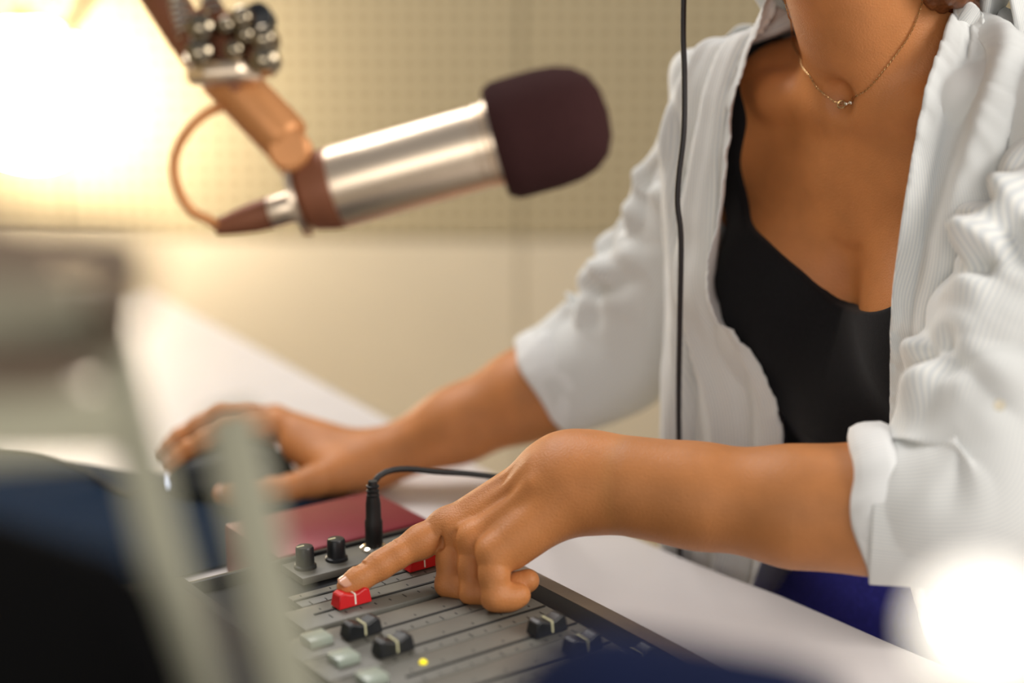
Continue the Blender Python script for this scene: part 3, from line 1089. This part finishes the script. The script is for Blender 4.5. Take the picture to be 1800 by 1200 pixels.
def build_necklace():
    f = lambda P: f_torso(P)
    left = [(1366, -20), (1380, 30), (1396, 74), (1416, 120), (1440, 154), (1464, 177), (1483, 184)]
    right = [(1496, 182), (1530, 152), (1568, 103), (1598, 58), (1612, 24), (1622, -10)]
    root = None
    mb = MB()
    pts = spline([trace(f, *q) for q in left + right], 230)
    g = grad(f, pts); g /= np.linalg.norm(g, axis=1, keepdims=True)
    pts = push_out(pts, f, .0010, 2) 
    pts = pts + g * .0002
    for i in range(len(pts) - 1):                      # links, alternately turned
        a, b = pts[i], pts[i + 1]
        t = (b - a) / np.linalg.norm(b - a); u = g[i] if i % 2 else np.cross(g[i], t)
        L = np.linalg.norm(b - a) * .62
        k = np.linspace(0, 2 * np.pi, 8, endpoint=False)
        c = (a + b) / 2
        mb.tube([c + t * L * math.cos(q) + u * .00055 * math.sin(q) for q in np.append(k, 2 * np.pi)], .00026, 5)
    ch = mb.build('necklace', M['gold'], PERSON)
    ch['label'] = 'fine gold chain necklace with a ring and two small beads'
    c = trace(f, 1480, 184); n = grad(f, c[None])[0]; n /= np.linalg.norm(n)
    c = c + n * .0018
    k = np.linspace(0, 2 * np.pi, 25)
    uu = np.cross(n, ZZ); uu /= np.linalg.norm(uu); ww = np.cross(n, uu)
    MB().tube([c + uu * .0028 * math.cos(q) + ww * .0028 * math.sin(q) for q in k], .0008, 8).build('ring_pendant', M['gold'], ch)
    for px, py in ((1489, 183), (1497, 181)):
        q = trace(f, px, py) + n * .0018
        MB().lathe(q - n * .002, n, [(.0004, 0), (.0014, .0006), (.0019, .002), (.0014, .0034), (.0004, .004)], 14).build('bead', M['chrome'], ch)


build_necklace()
buttons()


def build_nails():
    # a nail is a curved plate on the back of the last joint
    def nail(b, tip, up, r, wid, ln):
        ax = (tip - b) / np.linalg.norm(tip - b)
        side = np.cross(ax, up); side /= np.linalg.norm(side); nrm = np.cross(side, ax)
        c = tip - ax * .002
        V, nr, nc = [], 9, 9
        for i in range(nr):
            s = i / (nr - 1)
            for j in range(nc):
                q = (j / (nc - 1) * 2 - 1)
                hw = wid * math.sqrt(max(0, 1 - (abs(s - .5) * 2) ** 4)) * .5 + 1e-4
                a = q * hw / r
                V.append(c + ax * (s - .55) * ln + (nrm * math.cos(a) + side * math.sin(a)) * (r + .0007 - .0006 * (s - .5)))
        o = make_obj('fingernail', V, grid_faces(nr, nc), M['nail'], PERSON)
        solidify(o, .0007, 0)
    ch = CH_L['index']
    nail(ch[2][:3], ch[3][:3], -DOWN * .72 - FWD * .55 - RIGHT * .1, .0071, .0118, .0150)
    for k in ('index', 'middle'):
        ch = CH_R[k]
        nail(ch[2][:3], ch[3][:3], -DOWN * .9 - FWD * .2, .0072, .0105, .012)
    ch = CH_R['thumb']
    nail(ch[2][:3], ch[3][:3], -DOWN * .6 - FWD * .7, .009, .012, .013)


build_nails()


def build_face_and_hair():
    H = np.stack([XB, YB, ZZ])
    hp = lambda x, y, z: HEAD + np.array([x, y, z]) @ H
    for s in (-1, 1):
        e = MB().lathe(hp(.031 * s, -.0635, .008), -YB, [(.0005, -.011), (.008, -.008), (.0108, -.002), (.011, 0), (.0095, .006), (.0060, .0092), (.0005, .011)], 24).build('eye', M['eye_white'], PERSON)
        MB().tube(spline([hp(.014 * s, -.083, .026), hp(.030 * s, -.083, .031), hp(.047 * s, -.070, .027)], 12), np.array([.0022] * 9 + [.0018, .0014, .0008]), 8).build('eyebrow', M['hair'], PERSON)
        MB().lathe(hp(.031 * s, -.0732, .008), -YB, [(.0056, 0), (.005, .0014), (.0005, .0019)], 20).build('iris', M['iris'], e)

    def f(P):
        Q = (P - HEAD) @ H.T
        A = Q.copy(); A[:, 0] = np.abs(A[:, 0])
        d = ell(A, (0, .020, .042), (.084, .100, .094))
        d = smax(d, -ell(A, (0, -.085, -.02), (.062, .060, .085)), .012)      # the face stays open
        d = smax(d, -(A[:, 2] + .05), .02)
        d = smin(d, cone(A, (.070, .045, .0), (.060, .070, -.10), .026, .028), .03)
        d = smin(d, cone(A, (.0, .085, .0), (.0, .095, -.13), .05, .04), .03)
        d += .0016 * np.sin(Q[:, 0] * 420 + Q[:, 2] * 60) + .001 * np.sin(Q[:, 1] * 500 + Q[:, 2] * 40)
        return d
    c = HEAD
    V, Q = iso(f, c - .20, c + .17, .004, 1)
    h = make_obj('hair', V, Q, M['hair'], PERSON)
    h['label'] = 'brown hair'
    mb = MB()
    rnd = random.Random(3)
    for k in range(26):                                 # loose strands curling down beside the neck
        j = rnd.uniform(-1, 1); q = rnd.uniform(-1, 1)
        x = 1664 + j * 16
        mb.tube(spline([at(x + 20, -190, 1.05 + q * .01), at(x + 14, -90, 1.035 + q * .008), at(x + 2 + 5 * q, -30, 1.02 + q * .006), at(x - 6 + 4 * q, 6 + 6 * q, 1.012 + q * .006), at(x - 18 + 8 * j, 14 + 8 * q, 1.008 + q * .004)], 16), np.linspace(.0016, .0004, 16), 6)
    mb.build('hair_strands', M['hair'], h)


build_face_and_hair()


def build_stool():
    c = T(0, .14, -.55)
    seat_z = 0.475
    root = empty('stool', (c[0], c[1], 0))
    MB().lathe((c[0], c[1], seat_z), ZZ, [(.15, -.06), (.175, -.05), (.18, -.02), (.17, 0), (.12, .012), (.001, .014)], 40).build('seat', M['black_plastic'], root)
    MB().lathe((c[0], c[1], .06), ZZ, [(.03, 0), (.03, .22), (.02, .225), (.02, .36)], 20).build('column', M['chrome'], root)
    for k in range(5):
        a = k * 2 * math.pi / 5 + .4
        dr = np.array([math.cos(a), math.sin(a), 0])
        lg = MB().tube([np.array([c[0], c[1], .085]), np.array([c[0], c[1], .075]) + dr * .15, np.array([c[0], c[1], .060]) + dr * .26], [.02, .017, .013], 10).build('leg', M['black_plastic'], root)
        p = np.array([c[0], c[1], .026]) + dr * .26
        MB().lathe(p - np.cross(dr, ZZ) * .016, np.cross(dr, ZZ), [(.018, 0), (.026, .006), (.026, .026), (.018, .032)], 16).build('castor', M['black_rubber'], lg)
    tag(root, 'black swivel stool beneath the seated person behind the desk', 'stool')


build_stool()


# ------------------------------------------------------------------ headphone lead
def build_headphones():
    H = np.stack([XB, YB, ZZ])
    hp = lambda x, y, z: HEAD + np.array([x, y, z]) @ H
    root = empty('headphones', tuple(hp(0, .02, .14)))
    for s in (-1, 1):
        cup = MB().lathe(hp(.088 * s, .016, -.004), XB * s, [(.030, 0), (.036, .004), (.038, .014), (.034, .026), (.022, .031), (.001, .032)], 32).build('ear_cup', M['black_plastic'], root)
        MB().lathe(hp(.078 * s, .016, -.004), XB * s, [(.024, 0), (.034, .002), (.037, .006), (.034, .011)], 32).build('ear_pad', M['black_rubber'], cup)
    arc = [hp(.102 * math.cos(a), .018, .030 + .118 * math.sin(a)) for a in np.linspace(-.25, math.pi + .25, 40)]
    MB().tube(arc, .006, 10).build('headband', M['black_plastic'], root)
    pts = [hp(-.10, .0, -.04), hp(-.13, -.06, -.08), at(1212, -120, 1.06), at(1203, -30, 1.068), at(1201, 60, 1.072), at(1203, 130, 1.075), at(1202, 230, 1.078), at(1193, 310, 1.082), at(1191, 360, 1.086),
           at(1197, 420, 1.092), at(1195, 560, 1.11), at(1193, 700, 1.135), at(1194, 860, 1.175), at(1195, 975, 1.235), at(1195, 1070, 1.27), at(1195, 1250, 1.33)]
    MB().tube(spline(pts, 160), .0022, 12).build('cable', M['cable_dark'], root)['label'] = 'thin dark cable hanging straight down'
    tag(root, 'headphones whose dark cable hangs down in front of the shirt and behind the forearm', 'headphones')


build_headphones()


# ------------------------------------------------------------------ the console
MAX = np.stack([DA, DP, ZZ])


def build_mixer():
    root = empty('mixing_console', tuple(desk(.40, .62, 0)))
    top = .046                                          # underside of the panel strips
    body = MB().box(desk(.375, .70, .0225), (.40, .405, .043), MAX, .004)
    body.build('chassis', M['chassis'], root, angle=30)
    # front rail: dark strip, then a bright bevel down towards the desk
    MB().box(desk(.5755, .70, .046), (.019, .405, .008), MAX, .001).build('front_rail', M['chassis'], root)
    n0, n1 = desk(.585, .3475, .050), desk(.585, .9025, .050)
    V = [desk(.5855, .4975, .0495), desk(.6050, .4975, .0450), desk(.6050, .4975, .004), desk(.5855, .4975, .004)]
    V += [q + DP * .405 for q in V]
    MB().add(V, [(3, 2, 1, 0), (4, 5, 6, 7), (0, 1, 5, 4), (1, 2, 6, 5), (2, 3, 7, 6), (3, 0, 4, 7)]).build('front_trim', M['trim'], root, angle=20)
    MB().box(desk(.375, .9035, .028), (.40, .005, .05), MAX, .001).build('end_plate', M['black_plastic'], root)
    # channel strips with their slots
    strips = [(.866, .900, None)]
    strips += [(.8215, .8435, .8325), (.7865, .8205, .8045)]
    p = .7795
    while p > .53:
        strips.append((p - .0336, p, p - .0222)); p -= .0346
    for k, (p0, p1, sl) in enumerate(strips):
        pc = (p0 + p1) / 2
        a0 = .452 if p0 > .86 else .428 if p0 > .82 else .412 if p0 > .78 else .388
        st = MB().box(desk((a0 + .565) / 2, pc, top + .002), (.565 - a0, p1 - p0, .006), MAX, .0012).build('channel_strip', M['panel'], root, angle=30)
        if sl:
            MB().box(desk(.4955, sl, top + .0050), (.135, .0020, .0012), MAX).build('fader_slot', M['slot'], st, smooth=False)
            mk = MB()
            for q in range(11):
                a = .436 + q * .0118
                wd = .0055 if q % 5 == 0 else .003
                mk.box(desk(a, sl - .0085, top + .0051), (.0007, wd, .0004), MAX)
                if q % 2 == 0:
                    mk.box(desk(a, sl + .0065, top + .0051), (.0007, .0022, .0004), MAX)
            mk.build('scale_marks', M['print'], st, smooth=False)['kind'] = 'stuff'
    # faders: (slot p, position along the slot, red?)
    caps = [(.8325, .532, True), (.8045, .457, True), (.7573, .437, False), (.7227, .440, False), (.6881, .538, False), (.6535, .5395, False), (.6189, .556, False), (.5843, .552, False), (.5497, .55, False)]
    for sp, a, red in caps:
        L, W, Hh = .0265, .0125, .0115
        fr = MB()
        prof = [(-L / 2, .0005), (-L / 2 + .0015, Hh * .88), (-L / 2 + .005, Hh), (-.003, Hh * .80), (0, Hh * .78), (.003, Hh * .80), (L / 2 - .005, Hh), (L / 2 - .0015, Hh * .88), (L / 2, .0005)]
        V = []
        for w in (-1, 1):
            for x, h in prof:
                V.append(desk(a + x, sp + w * (W / 2) * (1 - .18 * h / Hh), top + .0055 + h))
        n = len(prof)
        F = [tuple(range(n)), tuple(reversed(range(n, 2 * n)))] + [(i, n + i, n + (i + 1) % n, (i + 1) % n) for i in range(n)]
        fr.add(V, F)
        o = fr.build('fader_cap', M['red_cap'] if red else M['black_plastic'], root, angle=25)
        o['label'] = 'red fader cap' if red else 'black fader cap'
        md = o.modifiers.new('bevel', 'BEVEL'); md.width = .0009; md.segments = 2; md.limit_method = 'ANGLE'; md.angle_limit = math.radians(35)
        ln = MB()
        t = .0011
        hh = top + .0055
        pts = [(-(W / 2) * .86, Hh * .80), ((W / 2) * .86, Hh * .80)]
        ln.box(desk(a, sp, hh + Hh * .785 + .0002), (t, W * .84, .0006), MAX)
        ax = np.stack([DA, DP, ZZ])
        for s in (-1, 1):
            ln.add([desk(a + x, sp + s * ((W / 2) * (1 - .18 * h / Hh) + .0002), hh + h) for x, h in ((-t / 2, .002), (t / 2, .002), (t / 2, Hh * .79), (-t / 2, Hh * .79))]
                   + [desk(a + x, sp + s * ((W / 2) * (1 - .18 * h / Hh) - .0004), hh + h) for x, h in ((-t / 2, .002), (t / 2, .002), (t / 2, Hh * .79), (-t / 2, Hh * .79))],
                   [(0, 1, 2, 3), (7, 6, 5, 4), (0, 4, 5, 1), (1, 5, 6, 2), (2, 6, 7, 3), (3, 7, 4, 0)])
        ln.build('pointer_line', M['white_line'] if red else M['cream_line'], o, smooth=False)
    # square keys above the faders
    for k in range(7):
        pp = .7650 - k * .0346
        MB().box(desk(.4085, pp + .0005, top + .0075), (.0165, .0155, .0060), MAX, .0015).build('key', M['key'], root, angle=30)
    MB().lathe(desk(.4475, .6990, top + .004), ZZ, [(.0026, 0), (.0026, .0016), (.0018, .0028), (.0003, .0032)], 16).build('signal_light', M['led'], root)
    # rotary knobs along the far strip
    for a in (.464, .4905):
        k = MB().lathe(desk(a, .884, top + .005), ZZ, [(.0085, 0), (.0085, .002), (.0070, .003), (.0068, .015), (.0060, .0165), (.0005, .017)], 28).build('knob', M['black_plastic'], root)
        MB().box(desk(a - .0035, .884, top + .0222), (.006, .001, .0006), MAX).build('pointer', M['cream_line'], k)
    MB().lathe(desk(.5245, .886, top + .005), ZZ, [(.0105, 0), (.0105, .0015), (.0085, .003), (.0070, .0035)], 28).build('jack_socket', M['chrome'], root)
    # dark sloping display bridge on the guests' side
    V = []
    for pq in (.50, .90):
        V += [desk(.382, pq, .046), desk(.375, pq, .060), desk(.20, pq, .082), desk(.176, pq, .078), desk(.176, pq, .044)]
    F = [(4, 3, 2, 1, 0), (5, 6, 7, 8, 9)] + [(i, (i + 1) % 5, 5 + (i + 1) % 5, 5 + i) for i in range(5)]
    br = MB().add(V, F).build('display_bridge', M['chassis'], root, angle=15)
    sl = np.array(desk(.20, 0, .082)) - np.array(desk(.375, 0, .060)); sl /= np.linalg.norm(sl)
    nr = np.cross(sl, DP); nr = nr if nr[2] > 0 else -nr
    MB().box(desk(.2875, .70, .0715), (.155, .38, .003), np.stack([sl, DP, nr]), .001).build('screen', M['navy'], br)
    tag(root, 'grey mixing console with sliding faders lying on the desk', 'mixing console')


build_mixer()


def build_jack_lead():
    root = empty('jack_lead', tuple(desk(.5245, .886, .05)))
    b = desk(.5245, .886, .0535)
    MB().lathe(b, ZZ, [(.0055, 0), (.0068, .002), (.0068, .020), (.0060, .022), (.0058, .034), (.0045, .042), (.0034, .052)], 24).build('plug', M['black_rubber'], root)
    for k in range(4):
        MB().lathe(b + ZZ * (.036 + k * .0036), ZZ, [(.0046, 0), (.0050, .0006), (.0050, .0014), (.0042, .002)], 20).build('strain_ring', M['black_rubber'], root)
    pts = [b + ZZ * .045, at(651, 868, 1.092), at(654, 853, 1.094), at(668, 835, 1.098), at(690, 826, 1.104), at(720, 824, 1.110), at(770, 829, 1.117), at(820, 832, 1.125), at(880, 839, 1.135), at(950, 848, 1.16), desk(.76, .985, .014), desk(.792, .978, .004), desk(.808, .975, -.03), desk(.815, .972, -.12), desk(.815, .97, -.4)]
    MB().tube(spline(pts, 120), .0024, 12).build('cable', M['black_rubber'], root)
    tag(root, 'black jack plug and lead standing up from the console', 'audio lead')


build_jack_lead()


def build_interface():
    root = empty('audio_interface', tuple(desk(.50, .975, 0)))
    MB().box(desk(.53, .968, .026), (.14, .092, .044), MAX, .004).build('case', M['maroon'], root, angle=30)
    MB().box(desk(.53, .9205, .025), (.136, .006, .040), MAX, .002).build('face_plate', M['black_plastic'], root, angle=30)
    for k in range(3):
        MB().lathe(desk(.48 + k * .045, .9175, .026), -DP, [(.009, 0), (.0085, .010), (.0005, .0105)], 20).build('knob', M['black_plastic'], root)
    for a, p in ((.475, .935), (.585, .935), (.475, 1.0), (.585, 1.0)):
        MB().lathe(desk(a, p, 0), ZZ, [(.007, 0), (.008, .002), (.008, .005)], 16).build('foot', M['black_rubber'], root)
    tag(root, 'maroon metal audio interface box behind the console', 'audio interface')


build_interface()


def build_mouse():
    c = onz(402, 838, .016)
    dr = at(300, 850, 1.375) - at(480, 835, 1.395); dr[2] = 0; dr /= np.linalg.norm(dr)
    sd = np.cross(ZZ, dr)
    ax = np.stack([dr, sd, ZZ])
    c0 = np.array([c[0], c[1], DESK + .003])
    root = empty('computer_mouse', tuple(c0))

    def f(P):
        q = (P - c0) @ ax.T
        d = ell(q, (0, 0, .008), (.060, .033, .034))
        d = smin(d, ell(q, (-.018, 0, .012), (.038, .032, .030)), .02)
        return smax(d, -q[:, 2] + .001, .004)
    V, Q = iso(f, c0 - .075, c0 + .075, .0022)
    make_obj('shell', V, Q, M['mouse'], root)
    MB().lathe(c0 + dr * .036 + ZZ * .024 - sd * .003, sd, [(.009, 0), (.010, .001), (.010, .005), (.009, .006)], 24).build('scroll_wheel', M['black_rubber'], root)
    MB().box(c0 + dr * .0595 + ZZ * .012, (.006, .024, .007), ax, .002).build('front_light', mat('pale_light_strip', (225, 235, 255), .3, emit=1.2), root)
    tag(root, 'black computer mouse under the far hand', 'computer mouse')
    m = MB()
    poly = [(.40, 1.60), (.43, 1.47), (.515, 1.30), (.640, 1.13), (.640, 1.035), (.395, 1.035), (.395, .93), (.09, .93), (.09, 1.60)]
    xy = [tuple((DA * a + DP * p)[:2]) for a, p in poly]
    o = m.prism(xy, DESK + .0004, DESK + .003).build('desk_mat', M['navy_mat'], angle=30)
    tag(o, 'dark navy desk mat under the computer mouse', 'desk mat')
    pts = [onz(-120, 800, .006), onz(-40, 788, .02), onz(20, 788, .024), onz(80, 798, .022), onz(150, 826, .012), onz(185, 850, .006), onz(230, 868, .006), c0 + dr * .085 + ZZ * .006, c0 + dr * .058 + ZZ * .006]
    o = MB().tube(spline(pts, 60), .0024, 10).build('mouse_cable', M['black_rubber'])
    tag(o, 'thin black mouse cable arching over the navy mat at the left edge', 'cable')


build_mouse()


# ------------------------------------------------------------------ the microphone on its boom
def build_mic():
    D = .82
    b0, b1 = at(590, 330, D + .006), at(888, 247, D - .002)      # ends of the silver body (axis)
    ax = (b1 - b0) / np.linalg.norm(b1 - b0)
    L = np.linalg.norm(b1 - b0)
    root = empty('microphone', tuple(b0))
    R = .0238
    MB().lathe(b0, ax, [(R * .80, -.002), (R * .98, 0), (R, .003), (R, L * .84), (R * .975, L * .845), (R * .975, L * .86), (R * 1.02, L * .865), (R * 1.02, L * .90), (R * .98, L * .91), (R * 1.06, L * .92), (R * 1.06, L * .985), (R * .9, L)], 64).build('body', M['silver'], root)
    fb = b0 + ax * (L * .955)
    rf = .0345
    prof = [(R * .98, .002), (rf * .90, -.001), (rf * .99, .004), (rf, .012), (rf * 1.0, .030), (rf * .965, .042), (rf * .87, .052), (rf * .68, .060), (rf * .40, .0645), (.0005, .066)]
    MB().lathe(fb, ax, prof, 64).build('foam_windscreen', M['foam'], root)
    MB().lathe(b0, ax, [(R * .70, -.020), (R * .86, -.017), (R * .98, -.006), (R * 1.0, .0005)], 48).build('end_cap', M['flare_tan_dark'], root)
    MB().lathe(b0, ax, [(R * .62, -.0245), (R * .95, -.0240), (R * .95, -.0205), (R * .62, -.0200)], 48).build('locking_ring', M['silver'], root)
    # plug and lead at the tail of the microphone
    pd = -ax
    p0 = b0 - ax * .0235 - ZZ * .004
    plug = MB().lathe(p0, pd, [(.0088, 0), (.0092, .002), (.0092, .016), (.0085, .018)], 32).build('plug', M['silver'], root)
    MB().lathe(p0, pd, [(.0094, .016), (.0090, .026), (.0075, .036), (.0055, .046), (.0045, .050)], 24).build('plug_boot', M['flare_tan_dark'], plug)
    e = p0 + pd * .048
    pts = [e, at(366, 386, D + .004), at(338, 372, D), at(316, 340, D - .004), at(306, 300, D - .006), at(312, 262, D - .006), at(334, 226, D - .004), at(362, 200, D), at(392, 186, D + .004), at(410, 176, D + .006)]
    MB().tube(spline(pts, 80), .0030, 12).build('cable', M['flare_tan'], root)
    tag(root, 'silver broadcast microphone with a dark foam windscreen hanging on a boom arm', 'microphone')

    arm = empty('boom_arm', tuple(at(390, 140, D)))
    # lower tube from the swivel up to the joint
    s0, s1 = at(508, 250, D + .002), at(384, 122, D + .012)
    dr = (s1 - s0) / np.linalg.norm(s1 - s0)
    t = MB().tube([s0 - dr * .004, s0, s0 + dr * .004, s1 - dr * .004, s1], [.008, .0135, .0150, .0150, .012], 28).build('lower_tube', M['flare_tan'], arm)
    MB().lathe(at(506, 262, D - .010), FWD, [(.010, 0), (.0125, .002), (.0125, .020), (.010, .022)], 28).build('swivel', M['flare_tan'], arm)
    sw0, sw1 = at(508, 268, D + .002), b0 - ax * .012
    MB().tube(spline([sw0, at(510, 290, D + .002), at(526, 306, D + .004), sw1], 16), .0072, 14).build('yoke', M['flare_tan'], arm)
    # chromed joint with plates, bolts and springs
    jc = at(400, 84, D + .008)
    u = dr; v = np.cross(FWD, u); v /= np.linalg.norm(v)
    for s in (-1, 1):
        MB().box(jc + FWD * .012 * s, (.052, .030, .003), np.stack([u, v, FWD]), .001).build('joint_plate', M['flare_tan_dark'], arm, angle=30)
    for (px, py), r in (((352, 48), .0105), ((398, 46), .007), ((425, 32), .009), ((464, 68), .010), ((465, 104), .0105), ((412, 88), .008), ((350, 92), .0105), ((432, 62), .0075)):
        MB().lathe(at(px, py, D - .016), FWD, [(r * .1, -.006), (r * .45, -.0052), (r * .7, -.0030), (r * .8, .001), (r * .8, .010)], 20).build('bolt', M['bolt'], arm)
    MB().lathe(at(452, 26, D - .010), FWD, [(.004, 0), (.008, .002), (.008, .020)], 20).build('knob', M['black_plastic'], arm)
    MB().tube([at(342, 132, D + .0), at(372, 128, D - .01), at(420, 124, D - .012), at(452, 130, D - .006)], [.006, .0075, .0075, .006], 12).build('clamp_bar', M['silver'], arm)
    for q in range(2):
        sp = []
        a0, a1 = at(330 + q * 50, 60 - q * 30, D - .004), at(296 + q * 40, -60 - q * 30, D + .006)
        n_ = np.cross(a1 - a0, FWD); n_ /= np.linalg.norm(n_)
        for k in range(90):
            s = k / 89
            sp.append(a0 + (a1 - a0) * s + (n_ * math.cos(s * 2 * math.pi * 11) + FWD * math.sin(s * 2 * math.pi * 11)) * .0055)
        MB().tube(sp, .0011, 6).build('spring', M['chrome'], arm)
    MB().tube([at(372, 118, D + .014), at(330, 62, D + .02), at(290, 0, D + .024), at(180, -175, D + .04)], .0125, 24).build('upper_tube', M['flare_tan_dark'], arm)
    p0, p1 = at(180, -175, D + .04), np.array([-.42, 1.02, 1.56])
    # rear part of the boom goes on to a post clamped at the far side of the desk
    post = desk(.30, 1.70)
    MB().tube([p0, post + ZZ * .70], .0125, 20).build('rear_tube', M['flare_tan_dark'], arm)
    MB().tube([post, post + ZZ * .72], .016, 24).build('post', M['flare_tan_dark'], arm)
    MB().lathe(post + ZZ * .002, ZZ, [(.045, 0), (.045, .006), (.03, .012), (.018, .03)], 32).build('base', M['flare_tan_dark'], arm)
    tag(arm, 'black boom arm tinted tan for flare haze, with a chromed spring joint holding the silver microphone', 'boom arm')


build_mic()


# ------------------------------------------------------------------ things close to the lens
def build_struts():
    """pale aluminium stand whose two struts cross the lower left, blurred"""
    root = empty('screen_stand', tuple(desk(.33, .62, 0) * np.array([1, 1, 0]) + ZZ * DESK))
    D = .475
    a0, a1 = at(196, 600, D), at(366, 1290, D - .04)
    b0, b1 = at(400, 722, D + .01), at(530, 1290, D - .03)

    def bar(p, q, name, w_):
        u = (q - p) / np.linalg.norm(q - p)
        w = np.cross(u, FWD); w /= np.linalg.norm(w)
        MB().box((p + q) / 2, (np.linalg.norm(q - p), w_, .006), np.stack([u, w, np.cross(u, w)]), .002).build(name, M['alu'], root, angle=30)
    bar(a0, a1, 'strut', .0150); bar(b0, b1, 'strut', .0180)
    # two arms reach back from the head of the long strut, with a dark knob between them
    bar(at(215, 590, D - .03), at(-120, 530, D - .10), 'arm', .019)
    bar(at(215, 742, D - .03), at(-120, 745, D - .10), 'arm', .021)
    MB().tube([at(-120, 648, D - .10), at(60, 644, D - .07), at(150, 640, D - .05)], [.0075, .0085, .006], 16).build('clamp_knob', M['bracket'], root)
    u0, u1 = at(-110, 425, D - .16), at(215, 448, D - .14)
    MB().tube([u0, (u0 + u1) / 2 + DOWN * .002, u1, at(200, 600, D - .02)], [.010, .0095, .008, .006], 14).build('cross_arm', M['bracket'], root)
    foot = (a1 + b1) / 2
    z = np.array([foot[0], foot[1], DESK + .006])
    MB().tube([a1, np.array([a1[0] + .01, a1[1] - .01, DESK + .01])], .007, 12).build('upright', M['alu'], root)
    MB().tube([b1, np.array([b1[0] + .01, b1[1] - .01, DESK + .01])], .007, 12).build('upright', M['alu'], root)
    MB().lathe(z - ZZ * .006, ZZ, [(.045, 0), (.045, .006), (.04, .010), (.02, .011)], 40).build('base', M['alu'], root)
    tag(root, 'pale aluminium stand with two slanting struts close to the lens at lower left', 'stand')
    # black screen in the corner
    c = at(-40, 1180, .47)
    u = at(330, 1330, .47) - at(150, 905, .47); u /= np.linalg.norm(u)
    scr = empty('monitor', tuple(c))
    V = [at(-330, 800, .56), at(205, 960, .44), at(330, 1290, .385), at(-330, 1400, .42)]
    V = [np.array(q) for q in V]
    nr = np.cross(V[1] - V[0], V[3] - V[0]); nr /= np.linalg.norm(nr)
    if nr @ FWD < 0:
        nr = -nr
    Vb = [q + nr * .022 for q in V]
    o = MB().add(V + Vb, [(0, 1, 2, 3), (7, 6, 5, 4), (0, 4, 5, 1), (1, 5, 6, 2), (2, 6, 7, 3), (3, 7, 4, 0)]).build('back_shell', M['black_shell'], scr, angle=30)
    md = o.modifiers.new('bevel', 'BEVEL'); md.width = .006; md.segments = 3
    ft = (V[2] + V[3]) / 2
    MB().tube([ft + nr * .011, np.array([ft[0], ft[1], DESK + .008])], .012, 16).build('neck', M['black_shell'], scr)
    MB().lathe((ft[0], ft[1], DESK), ZZ, [(.030, 0), (.030, .006), (.027, .010), (.014, .011)], 40).build('base', M['black_shell'], scr)
    tag(scr, 'black screen close to the lens in the lower left corner', 'monitor')


build_struts()


def build_near_mic():
    e0, e1 = at(1060, 1298, .44), at(1490, 1376, .435)
    ax = (e1 - e0) / np.linalg.norm(e1 - e0); Ln = np.linalg.norm(e1 - e0)
    c = (e0 + e1) / 2
    base = np.array([c[0], c[1], DESK])
    root = empty('desk_microphone', tuple(base))
    R = .034
    MB().lathe(e0, ax, [(.0005, -R * .95), (R * .42, -R * .86), (R * .74, -R * .62), (R * .94, -R * .28), (R, 0), (R, Ln * .7), (R * .9, Ln * .9), (R * .6, Ln)], 40).build('foam_windscreen', M['foam_navy'], root)
    MB().lathe(e0, ax, [(R * .55, Ln * .98), (R * .6, Ln), (R * .6, Ln + .035), (R * .4, Ln + .04)], 28).build('body', M['black_plastic'], root)
    MB().tube([c - ZZ * .028, base + ZZ * .014], .008, 14).build('neck', M['black_plastic'], root)
    MB().lathe(base, ZZ, [(.032, 0), (.032, .008), (.028, .014), (.012, .018)], 36).build('base', M['black_plastic'], root)
    tag(root, 'small desk microphone with navy foam at the bottom of the frame', 'microphone')
    # small white globe lamp
    g = at(1722, 1105, .37)
    lamp = empty('globe_lamp', (g[0], g[1], DESK))
    r = .0170
    MB().lathe(g, ZZ, [(r * math.sin(t), -r * math.cos(t)) for t in np.linspace(.25, math.pi - .02, 24)], 40).build('globe', M['globe_white'], lamp)
    MB().lathe((g[0], g[1], DESK), ZZ, [(.030, 0), (.030, .008), (.012, .014), (.007, .03), (.007, g[2] - DESK - r - .004), (.014, g[2] - DESK - r + .003)], 32).build('stem', M['alu'], lamp)
    tag(lamp, 'small lit white globe lamp close to the lens at lower right', 'lamp')


build_near_mic()


def build_arc_lamp():
    g = at(50, 168, 2.98)
    r = .150
    root = empty('arc_lamp', (g[0] - .30, g[1] + .02, 0))
    MB().lathe(g, ZZ, [(r * math.sin(t), -r * math.cos(t)) for t in np.linspace(.02, math.pi - .15, 32)], 48).build('globe', M['globe'], root)
    MB().lathe(g + ZZ * (r - .012), ZZ, [(.035, 0), (.03, .03), (.012, .04)], 24).build('cap', M['brass'], root)
    base = np.array([g[0] - .30, g[1] + .02, 0])
    pts = [base + ZZ * .03, base + ZZ * 1.2 , base + ZZ * 1.75 + RIGHT * .10, at(250, -170, 2.72), at(160, -15, 2.76), at(98, 92, 2.83)]
    MB().tube(spline(pts, 70), .013, 14).build('arm', M['brass'], root)
    MB().lathe(base, ZZ, [(.15, 0), (.15, .02), (.14, .03), (.02, .034)], 40).build('base', M['brass'], root)
    tag(root, 'arc floor lamp with a glowing warm globe by the back wall', 'lamp')


build_arc_lamp()

for o in bpy.data.objects:
    if '_org' in o:
        del o['_org']
